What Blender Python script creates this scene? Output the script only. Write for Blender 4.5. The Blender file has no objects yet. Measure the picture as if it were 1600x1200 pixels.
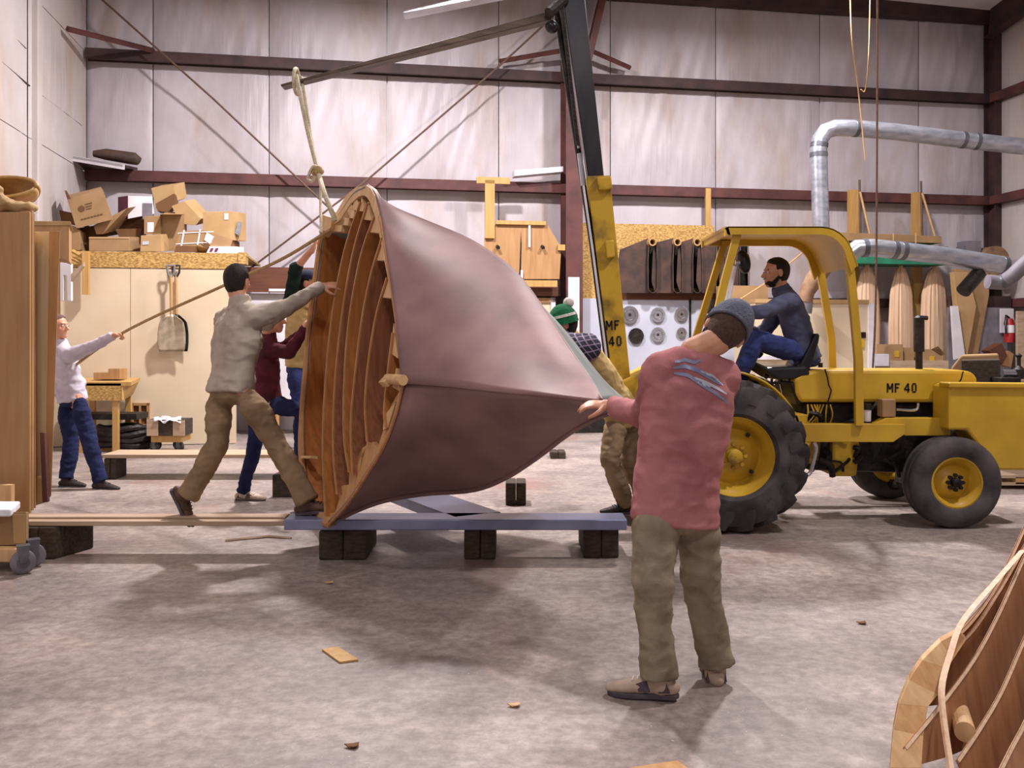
import bpy, bmesh, math, random
from mathutils import Vector, Matrix, noise
random.seed(7)
S = bpy.context.scene
COL = S.collection
V = Vector
# ---------------------------------------------------------------- camera
F, CX, HY, H = 1400.0, 800.0, 530.0, 1.55
cam_d = bpy.data.cameras.new('camera'); cam = bpy.data.objects.new('camera', cam_d); COL.objects.link(cam)
cam.location = (0, 0, H); cam.rotation_euler = (math.pi/2, 0, 0)
cam_d.sensor_width = 36; cam_d.lens = 36*F/1600; cam_d.shift_y = -70/1600; cam_d.clip_end = 100
S.camera = cam
# ---------------------------------------------------------------- world, lamps, exposure
w = bpy.data.worlds.new('world'); S.world = w; w.use_nodes = True
w.node_tree.nodes['Background'].inputs[0].default_value = (0.50, 0.50, 0.56, 1)
w.node_tree.nodes['Background'].inputs[1].default_value = 0.3
S.view_settings.view_transform = 'Standard'; S.view_settings.look = 'None'
S.view_settings.gamma = 1; S.view_settings.use_curve_mapping = False
S.view_settings.exposure = 0.14
def lamp(x, y, z, e, r=0.55, c=(1.0, 0.93, 0.945)):
    d = bpy.data.lights.new('high_bay_lamp', 'AREA'); d.shape = 'DISK'; d.energy = e; d.size = r; d.color = c
    o = bpy.data.objects.new('high_bay_lamp', d); o.location = (x, y, z); COL.objects.link(o)
lamp(-1.7, 10.7, 7.4, 860, 0.4)
lamp(3.8, 11.6, 7.3, 640)
lamp(-2.2, 2.6, 8.2, 110)
lamp(5.0, 4.8, 8.0, 360)
lamp(0.8, -3.0, 8.4, 210)
# ---------------------------------------------------------------- coordinates
def P(px, py, Y): return V(((px-CX)/F*Y, Y, H-(py-HY)/F*Y))
def G(px, py, z=0.0): return P(px, py, (H-z)*F/(py-HY))
WS = 1400/8200.0
AW = math.atan(WS)
WU = V((math.cos(AW), math.sin(AW), 0)); WN = V((math.sin(AW), -math.cos(AW), 0)); WO = V((0, 16.0, 0)); UZ = V((0, 0, 1))
def BW(px, py, off=0.0):
    Y = (16-off/math.cos(AW))/(1-WS*(px-CX)/F); return P(px, py, Y)
def W(u, off, z): return WO+WU*u+WN*off+UZ*z
def lerp(a, b, t): return a+(b-a)*t
def catmull(pts, n):
    pts = [V(p) for p in pts]; m = len(pts)-1; out = []
    for i in range(n):
        t = i/(n-1)*m; k = min(int(t), m-1); f = t-k
        p1, p2 = pts[k], pts[k+1]
        p0 = pts[k-1] if k > 0 else p1*2-p2
        p3 = pts[k+2] if k+2 <= m else p2*2-p1
        out.append(0.5*((2*p1)+(p2-p0)*f+(2*p0-5*p1+4*p2-p3)*f*f+(3*p1-p0-3*p2+p3)*f*f*f))
    return out
# ---------------------------------------------------------------- materials
def nodes(name):
    m = bpy.data.materials.new(name); m.use_nodes = True
    return m, m.node_tree.nodes, m.node_tree.links, m.node_tree.nodes['Principled BSDF']
def rgb(r, g, b):
    f = lambda c: (c/255/12.92) if c/255 <= 0.04045 else ((c/255+0.055)/1.055)**2.4
    return (f(r), f(g), f(b), 1)
def mat(name, c1, c2=None, scale=6.0, rough=0.6, metal=0.0, stretch=(1, 1, 1), bump=0.0, detail=5.0, lo=0.35, hi=0.65, bscale=None, spec=0.4, coat=0.0, vor=False, dist=0.02):
    m, N, L, b = nodes(name)
    b.inputs['Roughness'].default_value = rough; b.inputs['Metallic'].default_value = metal
    b.inputs['Specular IOR Level'].default_value = spec; b.inputs['Coat Weight'].default_value = coat
    tc = N.new('ShaderNodeTexCoord'); mp = N.new('ShaderNodeMapping'); mp.inputs['Scale'].default_value = stretch
    L.new(tc.outputs['Object'], mp.inputs['Vector'])
    if vor:
        t = N.new('ShaderNodeTexVoronoi'); t.inputs['Scale'].default_value = scale; out = t.outputs['Color']
    else:
        t = N.new('ShaderNodeTexNoise'); t.inputs['Scale'].default_value = scale; t.inputs['Detail'].default_value = detail; out = t.outputs['Fac']
    L.new(mp.outputs[0], t.inputs['Vector'])
    r = N.new('ShaderNodeValToRGB'); r.color_ramp.elements[0].position = lo; r.color_ramp.elements[1].position = hi
    r.color_ramp.elements[0].color = c1; r.color_ramp.elements[1].color = c2 or c1
    L.new(out, r.inputs[0]); L.new(r.outputs[0], b.inputs['Base Color'])
    if bump:
        t2 = N.new('ShaderNodeTexNoise'); t2.inputs['Scale'].default_value = bscale or scale*3; t2.inputs['Detail'].default_value = 4
        L.new(mp.outputs[0], t2.inputs['Vector'])
        bp = N.new('ShaderNodeBump'); bp.inputs['Strength'].default_value = bump; bp.inputs['Distance'].default_value = dist
        L.new(t2.outputs['Fac'], bp.inputs['Height']); L.new(bp.outputs[0], b.inputs['Normal'])
    return m
def woodm(name, c1, c2, stretch, scale=3.0, rough=0.55, bump=0.15):
    return mat(name, c1, c2, scale, rough, stretch=stretch, bump=bump, bscale=scale*4, lo=0.3, hi=0.7, dist=0.004)
M = {}
def setup_materials():
    VZ, VX = (6, 6, 0.6), (0.6, 6, 6)
    M['ply'] = woodm('birch plywood', rgb(180, 142, 98), rgb(164, 122, 80), VZ)
    M['plyl'] = woodm('pale plywood', rgb(226, 190, 140), rgb(202, 160, 112), VZ)
    M['plypale'] = woodm('bleached plywood', rgb(212, 196, 158), rgb(196, 176, 138), VZ)
    M['hullwood'] = woodm('varnished cedar', rgb(196, 130, 72), rgb(160, 98, 50), (8, 8, 0.8), 2.5, 0.5)
    M['hullwood2'] = woodm('red cedar', rgb(166, 108, 74), rgb(132, 80, 52), (14, 14, 0.8), 3, 0.5)
    M['edge'] = woodm('plywood edge', rgb(208, 164, 112), rgb(188, 140, 90), VZ, 5)
    M['ribedge'] = woodm('rib edge wood', rgb(196, 146, 96), rgb(174, 122, 76), VZ, 5)
    M['skin_out'] = mat('red primer on hull', rgb(156, 122, 118), rgb(126, 97, 97), 2.6, 0.60, bump=0.10, bscale=40, detail=8, spec=0.45, dist=0.003)
    M['pine'] = woodm('pine lumber', rgb(198, 160, 98), rgb(178, 136, 78), VZ)
    M['pinex'] = woodm('pine plank', rgb(194, 172, 146), rgb(168, 142, 116), VX)
    M['timber'] = woodm('old oily timber', rgb(78, 66, 54), rgb(46, 38, 32), (3, 8, 8), 6, 0.85, 0.6)
    M['osb'] = mat('strand board', rgb(204, 170, 104), rgb(150, 112, 56), 26, 0.75, vor=False, stretch=(1, 1, 2.2), bump=0.3, lo=0.38, hi=0.62, dist=0.004)
    M['card'] = mat('corrugated cardboard', rgb(164, 132, 94), rgb(146, 116, 80), 3, 0.85, bump=0.05, bscale=60)
    M['card2'] = mat('pale cardboard', rgb(182, 150, 106), rgb(168, 136, 92), 3, 0.85)
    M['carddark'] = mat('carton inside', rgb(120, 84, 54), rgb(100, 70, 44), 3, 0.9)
    M['paper'] = mat('white paper', rgb(232, 228, 232), rgb(214, 210, 216), 5, 0.7)
    M['tape'] = mat('tan tape', rgb(206, 172, 128), rgb(196, 160, 114), 5, 0.35)
    M['purple'] = mat('purple print', rgb(120, 40, 90), rgb(100, 30, 76), 5, 0.6)
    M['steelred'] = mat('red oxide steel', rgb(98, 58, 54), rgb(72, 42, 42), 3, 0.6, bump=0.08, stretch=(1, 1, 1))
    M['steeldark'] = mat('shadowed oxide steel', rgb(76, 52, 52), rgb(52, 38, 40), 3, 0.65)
    M['cable'] = mat('brown steel cable', rgb(104, 78, 62), rgb(84, 62, 50), 30, 0.6)
    M['rope'] = mat('tan rope', rgb(196, 168, 120), rgb(160, 130, 88), 60, 0.9, bump=0.5)
    M['sling'] = mat('pale sling rope', rgb(222, 212, 186), rgb(188, 176, 146), 60, 0.9, bump=0.5)
    M['galv'] = mat('galvanised duct', rgb(196, 200, 208), rgb(160, 166, 178), 5, 0.30, 0.75, stretch=(1, 3, 3), bump=0.05)
    M['galvd'] = mat('galvanised seam', rgb(120, 122, 128), rgb(96, 98, 104), 8, 0.4, 0.7)
    M['flex'] = mat('fibre flex duct', rgb(150, 118, 90), rgb(118, 90, 68), 8, 0.8)
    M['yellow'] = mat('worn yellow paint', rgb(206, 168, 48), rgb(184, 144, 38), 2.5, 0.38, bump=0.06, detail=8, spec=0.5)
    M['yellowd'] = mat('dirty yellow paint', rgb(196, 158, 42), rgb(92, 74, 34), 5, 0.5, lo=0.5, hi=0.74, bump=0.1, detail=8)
    M['tyre'] = mat('dusty tyre rubber', rgb(84, 78, 78), rgb(48, 45, 47), 5, 0.75, bump=0.2)
    M['black'] = mat('black vinyl', rgb(22, 22, 26), rgb(34, 34, 38), 6, 0.3)
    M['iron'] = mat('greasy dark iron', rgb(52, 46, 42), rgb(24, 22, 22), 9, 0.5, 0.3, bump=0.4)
    M['mast'] = mat('oiled mast steel', rgb(58, 56, 58), rgb(34, 34, 38), 4, 0.32, 0.6, stretch=(1, 1, 0.3))
    M['chrome'] = mat('bright steel', rgb(205, 205, 212), rgb(180, 180, 190), 6, 0.25, 0.9)
    M['fork'] = mat('brown fork steel', rgb(104, 88, 76), rgb(70, 58, 52), 6, 0.4, 0.5, stretch=(.4, 3, 3))
    M['bluebeam'] = mat('blue grey steel', rgb(156, 164, 194), rgb(132, 140, 172), 3, 0.30, 0.35)
    M['beige'] = mat('cream painted plywood', rgb(218, 202, 174), rgb(208, 190, 160), 1.2, 0.6)
    M['white'] = mat('white paint', rgb(222, 220, 224), rgb(204, 200, 206), 3, 0.5)
    M['wgrey'] = mat('pale grey board', rgb(196, 200, 212), rgb(180, 184, 198), 1.5, 0.6)
    M['felt'] = mat('brown folded rubber sheet', rgb(84, 62, 52), rgb(56, 44, 42), 4, 0.7, bump=0.3)
    M['green'] = mat('green painted board', rgb(48, 132, 100), rgb(36, 110, 84), 5, 0.5)
    M['letters'] = mat('black stencil paint', rgb(30, 26, 20), rgb(22, 20, 18), 20, 0.6)
    M['brownpanel'] = woodm('brown plywood', rgb(106, 64, 44), rgb(88, 52, 38), (0.6, 5, 8))
    M['grain'] = woodm('laminated light wood', rgb(232, 200, 168), rgb(206, 170, 138), (14, 14, 0.5), 3)
    M['foam'] = mat('white foam', rgb(236, 236, 242), rgb(224, 224, 232), 20, 0.7)
    M['red'] = mat('red enamel', rgb(170, 40, 44), rgb(150, 30, 36), 5, 0.4)
    M['grey'] = mat('grey plastic', rgb(128, 124, 130), rgb(108, 104, 112), 5, 0.5)
    M['shovel'] = mat('worn aluminium scoop', rgb(196, 184, 160), rgb(160, 146, 122), 8, 0.45, 0.4)
    M['ash'] = woodm('weathered ash', rgb(196, 160, 110), rgb(168, 128, 82), VZ, 6)
    # people
    M['skin'] = mat('skin', rgb(214, 160, 130), rgb(200, 142, 112), 12, 0.5)
    M['hair_dark'] = mat('dark hair', rgb(40, 28, 24), rgb(22, 16, 14), 60, 0.6, bump=0.8, bscale=140)
    M['hair_grey'] = mat('reddish grey hair', rgb(128, 94, 84), rgb(104, 78, 74), 60, 0.7, bump=0.8)
    M['hair_short'] = mat('close cropped brown hair', rgb(92, 68, 58), rgb(70, 52, 46), 90, 0.8, bump=0.5)
    M['ribwood'] = woodm('honey brown plywood', rgb(190, 138, 96), rgb(162, 110, 72), (8, 8, 0.8), 2.5)
    M['greygreen'] = mat('grey green hull sheen', rgb(134, 142, 138), rgb(112, 120, 118), 3, 0.5)  # sheen on the hull's far side put into the base colour
    M['eye'] = mat('eye white', rgb(230, 226, 222), None, 5, 0.3)
    M['pupil'] = mat('dark iris', rgb(40, 28, 22), None, 5, 0.2)
    fb = dict(scale=7, rough=0.92, bump=0.5, bscale=160, spec=0.15, dist=0.003)
    M['sh_red'] = mat('faded red cotton', rgb(188, 128, 128), rgb(166, 106, 108), **fb)
    M['sh_grey'] = mat('oatmeal grey knit', rgb(190, 178, 162), rgb(168, 156, 142), **fb)
    M['sh_maroon'] = mat('maroon cotton', rgb(98, 44, 54), rgb(70, 32, 44), **fb)
    M['sh_white'] = mat('white sweatshirt', rgb(206, 198, 208), rgb(184, 176, 190), **fb)
    M['sh_blue'] = mat('slate blue sweater', rgb(94, 98, 122), rgb(74, 78, 102), **fb)
    M['sh_tan'] = mat('tan sweater', rgb(202, 176, 120), rgb(176, 150, 98), **fb)
    M['sh_green'] = mat('dark green sleeve', rgb(32, 48, 44), rgb(22, 34, 34), **fb)
    M['khaki'] = mat('khaki twill', rgb(158, 134, 104), rgb(132, 110, 84), **fb)
    M['khakid'] = mat('olive khaki twill', rgb(156, 144, 122), rgb(126, 114, 96), **fb)
    M['jeans'] = mat('blue denim', rgb(64, 74, 124), rgb(44, 52, 96), **fb)
    M['jeansd'] = mat('navy denim', rgb(42, 48, 84), rgb(28, 32, 62), **fb)
    M['knit_green'] = mat('green knit', rgb(28, 112, 72), rgb(18, 90, 56), 30, 0.95, bump=0.6)
    M['pom'] = mat('white wool', rgb(234, 228, 220), rgb(214, 206, 200), 40, 0.95, bump=0.8)
    M['knit_cap'] = mat('slate knit cap', rgb(104, 110, 124), rgb(84, 88, 104), 30, 0.9, bump=0.5)
    M['navy'] = mat('navy cloth', rgb(30, 32, 56), rgb(22, 24, 44), 30, 0.9)
    M['boot'] = mat('brown leather', rgb(104, 76, 56), rgb(70, 50, 40), 10, 0.6, bump=0.2)
    M['bootd'] = mat('dark leather', rgb(54, 42, 38), rgb(36, 30, 28), 10, 0.6)
    M['sole'] = mat('grey rubber sole', rgb(92, 84, 92), rgb(70, 64, 72), 10, 0.7)
    M['sneaker'] = mat('pale suede sneaker', rgb(196, 176, 156), rgb(176, 154, 136), 10, 0.8)
    M['suede'] = mat('dark suede overlay', rgb(88, 76, 84), rgb(70, 60, 68), 10, 0.8)
    # plaid
    m, N, L, b = nodes('navy plaid flannel'); b.inputs['Roughness'].default_value = 0.9
    tc = N.new('ShaderNodeTexCoord'); mp = N.new('ShaderNodeMapping'); mp.inputs['Rotation'].default_value = (0.3, 0.5, 0.3)
    L.new(tc.outputs['Object'], mp.inputs[0])
    prev = None
    for ax in ('X', 'Z'):
        wv = N.new('ShaderNodeTexWave'); wv.bands_direction = ax; wv.inputs['Scale'].default_value = 7.5; wv.inputs['Distortion'].default_value = 0.6
        L.new(mp.outputs[0], wv.inputs[0])
        rp = N.new('ShaderNodeValToRGB'); rp.color_ramp.elements[0].position = 0.90; rp.color_ramp.elements[1].position = 0.97
        L.new(wv.outputs['Fac'], rp.inputs[0])
        if prev:
            mx = N.new('ShaderNodeMath'); mx.operation = 'MAXIMUM'; L.new(prev, mx.inputs[0]); L.new(rp.outputs[0], mx.inputs[1]); prev = mx.outputs[0]
        else: prev = rp.outputs[0]
    mc = N.new('ShaderNodeMixRGB'); mc.inputs[1].default_value = rgb(36, 32, 52); mc.inputs[2].default_value = rgb(150, 134, 160)
    L.new(prev, mc.inputs[0]); L.new(mc.outputs[0], b.inputs['Base Color']); M['plaid'] = m
    # concrete floor
    m, N, L, b = nodes('stained concrete')
    tc = N.new('ShaderNodeTexCoord')
    def nz(sc, st, det=8, ro=0.6):
        mp = N.new('ShaderNodeMapping'); mp.inputs['Scale'].default_value = st; L.new(tc.outputs['Object'], mp.inputs[0])
        t = N.new('ShaderNodeTexNoise'); t.inputs['Scale'].default_value = sc; t.inputs['Detail'].default_value = det; t.inputs['Roughness'].default_value = ro
        L.new(mp.outputs[0], t.inputs[0]); return t.outputs['Fac']
    def ramp(src, p0, c0, p1, c1):
        r = N.new('ShaderNodeValToRGB'); e = r.color_ramp.elements
        e[0].position, e[0].color, e[1].position, e[1].color = p0, c0, p1, c1
        L.new(src, r.inputs[0]); return r.outputs[0]
    def mix(f, a, c, bt='MIX'):
        x = N.new('ShaderNodeMixRGB'); x.blend_type = bt
        for s, v in ((0, f), (1, a), (2, c)):
            if hasattr(v, 'links') or hasattr(v, 'is_linked'): L.new(v, x.inputs[s])
            else: x.inputs[s].default_value = v
        return x.outputs[0]
    base = ramp(nz(0.9, (1, 1.3, 1)), 0.36, rgb(138, 126, 122), 0.62, rgb(184, 170, 160))
    fine = ramp(nz(14, (1, 1, 1), 10, 0.72), 0.40, rgb(156, 148, 147), 0.64, rgb(255, 255, 255))
    c = mix(0.62, base, fine, 'MULTIPLY')
    st = ramp(nz(0.55, (1.4, 0.8, 1), 6), 0.57, (0, 0, 0, 1), 0.72, (1, 1, 1, 1))
    c = mix(st, c, rgb(142, 110, 100))
    dk = ramp(nz(2.1, (1, 2.2, 1), 9, 0.7), 0.60, (0, 0, 0, 1), 0.80, (0.7, 0.7, 0.7, 1))
    c = mix(dk, c, rgb(104, 94, 96))
    sp = ramp(nz(46, (1, 1, 1), 2), 0.72, (0, 0, 0, 1), 0.76, (1, 1, 1, 1))
    c = mix(sp, c, rgb(214, 196, 170))
    L.new(c, b.inputs['Base Color'])
    rr = ramp(nz(1.6, (1, 1, 1)), 0.35, (0.36, 0.36, 0.36, 1), 0.7, (0.6, 0.6, 0.6, 1)); L.new(rr, b.inputs['Roughness'])
    bp = N.new('ShaderNodeBump'); bp.inputs['Strength'].default_value = 0.25; bp.inputs['Distance'].default_value = 0.004
    L.new(nz(30, (1, 1, 1)), bp.inputs['Height']); L.new(bp.outputs[0], b.inputs['Normal'])
    M['concrete'] = m
    # vinyl faced insulation
    for nm, ca, cb, cs in (('vinyl', rgb(198, 191, 196), rgb(176, 168, 174), rgb(162, 138, 122)), ('vinyl_side', rgb(198, 191, 190), rgb(180, 170, 168), rgb(176, 154, 130))):
        m, N, L, b = nodes(nm + ' faced insulation'); tc = N.new('ShaderNodeTexCoord')
        b.inputs['Roughness'].default_value = 0.42; b.inputs['Specular IOR Level'].default_value = 0.35
        c = ramp(nz(0.8, (1, 1, 0.7)), 0.35, ca, 0.7, cb)
        s = ramp(nz(1.2, (1, 1, 0.35), 7), 0.50, (0, 0, 0, 1), 0.82, (1, 1, 1, 1))
        c = mix(s, c, cs); L.new(c, b.inputs['Base Color'])
        bp = N.new('ShaderNodeBump'); bp.inputs['Strength'].default_value = 0.55; bp.inputs['Distance'].default_value = 0.045
        hm = N.new('ShaderNodeMath'); hm.operation = 'MULTIPLY'; L.new(nz(2.2, (3.0, 3.0, 0.22), 3, 0.5), hm.inputs[0]); L.new(ramp(nz(0.7, (1.2, 1.2, 0.8), 2), 0.45, (0.12, 0.12, 0.12, 1), 0.66, (1, 1, 1, 1)), hm.inputs[1])
        L.new(hm.outputs[0], bp.inputs['Height'])
        L.new(bp.outputs[0], b.inputs['Normal']); M[nm] = m
setup_materials()
# ---------------------------------------------------------------- mesh builder
class MB:
    def __init__(s): s.v = []; s.f = []; s.mi = []
    def add(s, vs, fs, mi=0):
        o = len(s.v); s.v += [V(p) for p in vs]; s.f += [tuple(i+o for i in f) for f in fs]; s.mi += [mi]*len(fs); return s
    def hexa(s, a, b, mi=0):   # a: four corners, b: four matching corners
        return s.add(list(a)+list(b), [(0, 1, 2, 3), (7, 6, 5, 4), (0, 4, 5, 1), (1, 5, 6, 2), (2, 6, 7, 3), (3, 7, 4, 0)], mi)
    def box(s, c, sz, X=V((1, 0, 0)), Y=V((0, 1, 0)), Z=V((0, 0, 1)), mi=0):
        c = V(c); x, y, z = X*sz[0]/2, Y*sz[1]/2, Z*sz[2]/2
        return s.hexa([c-x-y-z, c+x-y-z, c+x-y+z, c-x-y+z], [c-x+y-z, c+x+y-z, c+x+y+z, c-x+y+z], mi)
    def prism(s, pts, d, mi=0):
        n = len(pts); pts = [V(p) for p in pts]
        if not hasattr(d, '__len__'): d = V((0, d, 0))
        return s.add(pts+[p+V(d) for p in pts], [tuple(range(n)), tuple(range(2*n-1, n-1, -1))]+[(i, n+i, n+(i+1) % n, (i+1) % n) for i in range(n)], mi)
    def tube(s, pts, r, n=8, mi=0, cap=True):
        pts = [V(p) for p in pts]; k = len(pts); rs = r if isinstance(r, (list, tuple)) else [r]*k
        prev = None; vs = []
        for i, p in enumerate(pts):
            d = (pts[min(i+1, k-1)]-pts[max(i-1, 0)]).normalized()
            if prev is None: a = d.cross(UZ if abs(d.z) < 0.9 else V((1, 0, 0))).normalized()
            else: a = (prev-d*prev.dot(d)).normalized()
            prev = a; b = d.cross(a)
            vs += [p+(a*math.cos(2*math.pi*j/n)+b*math.sin(2*math.pi*j/n))*rs[i] for j in range(n)]
        fs = [(i*n+j, i*n+(j+1) % n, (i+1)*n+(j+1) % n, (i+1)*n+j) for i in range(k-1) for j in range(n)]
        if cap: fs += [tuple(range(n-1, -1, -1)), tuple((k-1)*n+j for j in range(n))]
        return s.add(vs, fs, mi)
    def rings(s, rings, mi=0):   # list of equal-length closed rings, capped
        n = len(rings[0]); vs = [p for r in rings for p in r]; k = len(rings)
        fs = [(i*n+j, i*n+(j+1) % n, (i+1)*n+(j+1) % n, (i+1)*n+j) for i in range(k-1) for j in range(n)]
        fs += [tuple(range(n-1, -1, -1)), tuple((k-1)*n+j for j in range(n))]
        return s.add(vs, fs, mi)
    def ell(s, c, r, X=V((1, 0, 0)), Y=V((0, 1, 0)), Z=V((0, 0, 1)), n=14, m=9, mi=0):
        c = V(c); rr = []
        for i in range(m):
            a = math.pi*(i+0.5)/m
            rr.append([c+Z*(-math.cos(a)*r[2])+(X*math.cos(2*math.pi*j/n)*r[0]+Y*math.sin(2*math.pi*j/n)*r[1])*math.sin(a) for j in range(n)])
        return s.rings(rr, mi)
    def limb(s, pts, rs, n=12):
        pts = [V(p) for p in pts]
        for i in range(len(pts)-1):
            a, b = pts[i], pts[i+1]; L = (b-a).length; k = max(2, int(L/0.05)+1)
            s.tube([lerp(a, b, t/k) for t in range(k+1)], [lerp(rs[i], rs[i+1], t/k) for t in range(k+1)], n)
        for p, r in zip(pts, rs): s.ell(p, (r, r, r), n=n, m=7)
        return s
    def lathe(s, c, ax, prof, n=40, mi=0):  # prof: (along axis, radius)
        c = V(c); ax = V(ax).normalized(); a = ax.cross(UZ if abs(ax.z) < 0.9 else V((1, 0, 0))).normalized(); b = ax.cross(a)
        k = len(prof); vs = [c+ax*h+(a*math.cos(2*math.pi*j/n)+b*math.sin(2*math.pi*j/n))*r for h, r in prof for j in range(n)]
        fs = [(i*n+j, i*n+(j+1) % n, ((i+1) % k)*n+(j+1) % n, ((i+1) % k)*n+j) for i in range(k) for j in range(n)]
        return s.add(vs, fs, mi)
    def sheet(s, grid, mi=0):
        r, c = len(grid), len(grid[0])
        return s.add([p for row in grid for p in row], [(i*c+j, i*c+j+1, (i+1)*c+j+1, (i+1)*c+j) for i in range(r-1) for j in range(c-1)], mi)
    def build(s, name, m, parent=None, smooth=False, bevel=0.0, solid=0.0, voxel=0.0, sm=0, fold=0.0, subsurf=0):
        me = bpy.data.meshes.new(name)
        off = V(parent['_w']) if parent is not None else V((0, 0, 0))
        if parent is None and s.v:
            lo = V((min(p.x for p in s.v), min(p.y for p in s.v), min(p.z for p in s.v))); hi = V((max(p.x for p in s.v), max(p.y for p in s.v), max(p.z for p in s.v)))
            off = V(((lo.x+hi.x)/2, (lo.y+hi.y)/2, lo.z))
        me.from_pydata([p-off for p in s.v], [], s.f)
        ms = m if isinstance(m, (list, tuple)) else [m]
        for x in ms: me.materials.append(M[x] if isinstance(x, str) else x)
        for p, i in zip(me.polygons, s.mi): p.material_index = i
        bm = bmesh.new(); bm.from_mesh(me); bmesh.ops.recalc_face_normals(bm, faces=bm.faces); bm.to_mesh(me); bm.free()
        o = bpy.data.objects.new(name, me); COL.objects.link(o)
        o['_w'] = tuple(off)
        if parent is None: o.location = off
        else: o.parent = parent
        if voxel:
            r = o.modifiers.new('r', 'REMESH'); r.mode = 'VOXEL'; r.voxel_size = voxel
            if sm: q = o.modifiers.new('s', 'SMOOTH'); q.factor = 0.5; q.iterations = sm
            bpy.context.view_layer.update()
            e = o.evaluated_get(bpy.context.evaluated_depsgraph_get()); nm = bpy.data.meshes.new_from_object(e)
            o.modifiers.clear(); o.data = nm; nm.name = name
            if not nm.materials: [nm.materials.append(M[x] if isinstance(x, str) else x) for x in ms]
            if fold:
                for vv, nn in [(a, a.normal.copy()) for a in nm.vertices]:
                    q = vv.co+off
                    h = 0.7*noise.noise(V((q.x*4+q.z*2.2, q.y*4, q.z*6-q.x*3)))+0.9*(0.3-abs(noise.noise(V((q.x*6-q.z*6, q.y*6, q.z*10+q.x*6)))))+0.45*(0.3-abs(noise.noise(V((q.x*11+q.z*12, q.y*12, q.z*20-q.x*9)))))
                    vv.co = vv.co+nn*h*fold
            for p in nm.polygons: p.use_smooth = True
        if solid:
            q = o.modifiers.new('solid', 'SOLIDIFY'); q.thickness = abs(solid); q.offset = 1 if solid > 0 else -1
            if len(ms) > 1: q.material_offset_rim = 1
        if bevel:
            q = o.modifiers.new('bevel', 'BEVEL'); q.width = bevel; q.segments = 2; q.limit_method = 'ANGLE'
        if subsurf: q = o.modifiers.new('sub', 'SUBSURF'); q.levels = q.render_levels = subsurf
        if smooth:
            for p in o.data.polygons: p.use_smooth = True
            if bevel == 0 and not subsurf:
                bm = bmesh.new(); bm.from_mesh(o.data)
                for e in bm.edges:
                    if len(e.link_faces) == 2 and e.calc_face_angle(0) > 0.75: e.smooth = False
                bm.to_mesh(o.data); bm.free()
        return o
def tag(o, label=None, cat=None, group=None, kind=None):
    if label: o['label'] = label
    if cat: o['category'] = cat
    if group: o['group'] = group
    if kind: o['kind'] = kind
    return o
def thing(name, label, cat, loc, group=None, kind=None):
    o = bpy.data.objects.new(name, None); COL.objects.link(o); o.location = loc; o.empty_display_size = 0.1
    o['_w'] = tuple(loc); return tag(o, label, cat, group, kind)
def struct(o): o['kind'] = 'structure'; return o
def dup(root, delta, label=None, group=None):
    r = root.copy(); COL.objects.link(r); r.location = root.location+V(delta)
    if label: r['label'] = label
    if group: r['group'] = group
    for ch in list(root.children):
        c = ch.copy(); COL.objects.link(c); c.parent = r
        for g in list(ch.children):
            d = g.copy(); COL.objects.link(d); d.parent = c
    return r
def wrect(mb, x0, y0, x1, y1, off, depth, mi=0):   # a box parallel to the back wall
    a, b = BW(x0, y0, off), BW(x1, y1, off); a0 = (a-WO).dot(WU); b0 = (b-WO).dot(WU)
    zt = a.z; zb = BW(x0, y1, off).z
    return mb.hexa([W(a0, off, zb), W(b0, off, zb), W(b0, off, zt), W(a0, off, zt)], [W(a0, off-depth, zb), W(b0, off-depth, zb), W(b0, off-depth, zt), W(a0, off-depth, zt)], mi)
def wpoly(mb, pts, off, depth, mi=0): return mb.prism([BW(x, y, off) for x, y in pts], -WN*depth, mi)
def ppoly(mb, pts, Y, depth, mi=0): return mb.prism([P(x, y, Y) for x, y in pts], V((0, depth, 0)), mi)
GLY = {'M': [((.09, 0), (.09, 1)), ((.09, .95), (.36, .35)), ((.36, .35), (.63, .95)), ((.63, 1), (.63, 0))], 'F': [((.1, 0), (.1, 1)), ((.1, .92), (.55, .92)), ((.1, .52), (.45, .52))],
       '4': [((.46, 0), (.46, 1)), ((.46, .98), (.06, .34)), ((.04, .30), (.64, .30))], '0': [((.12, .16), (.12, .84)), ((.5, .16), (.5, .84)), ((.14, .87), (.25, .97)), ((.25, .95), (.37, .95)), ((.37, .97), (.48, .87)), ((.14, .13), (.25, .03)), ((.25, .05), (.37, .05)), ((.37, .03), (.48, .13))]}
ADV = {'M': .86, 'F': .68, '4': .80, '0': .74, ' ': .35}
def stencil(s, size, m, parent, c, X, Z):
    X = V(X).normalized(); Z = V(Z).normalized(); n = X.cross(Z); wtot = sum(ADV[k] for k in s); x = -wtot/2; c = V(c)
    for k in s:
        mb = MB()
        for a, b in GLY.get(k, []):
            A = V((a[0]+x, a[1]-.5)); B = V((b[0]+x, b[1]-.5)); d = (B-A).normalized(); q = V((-d.y, d.x))*.085
            f = lambda p: c+(X*p.x+Z*p.y)*size
            mb.prism([f(A+q), f(B+q), f(B-q), f(A-q)], n*.002)
        if k != ' ': mb.build('letter', m, parent)
        x += ADV[k]
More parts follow.
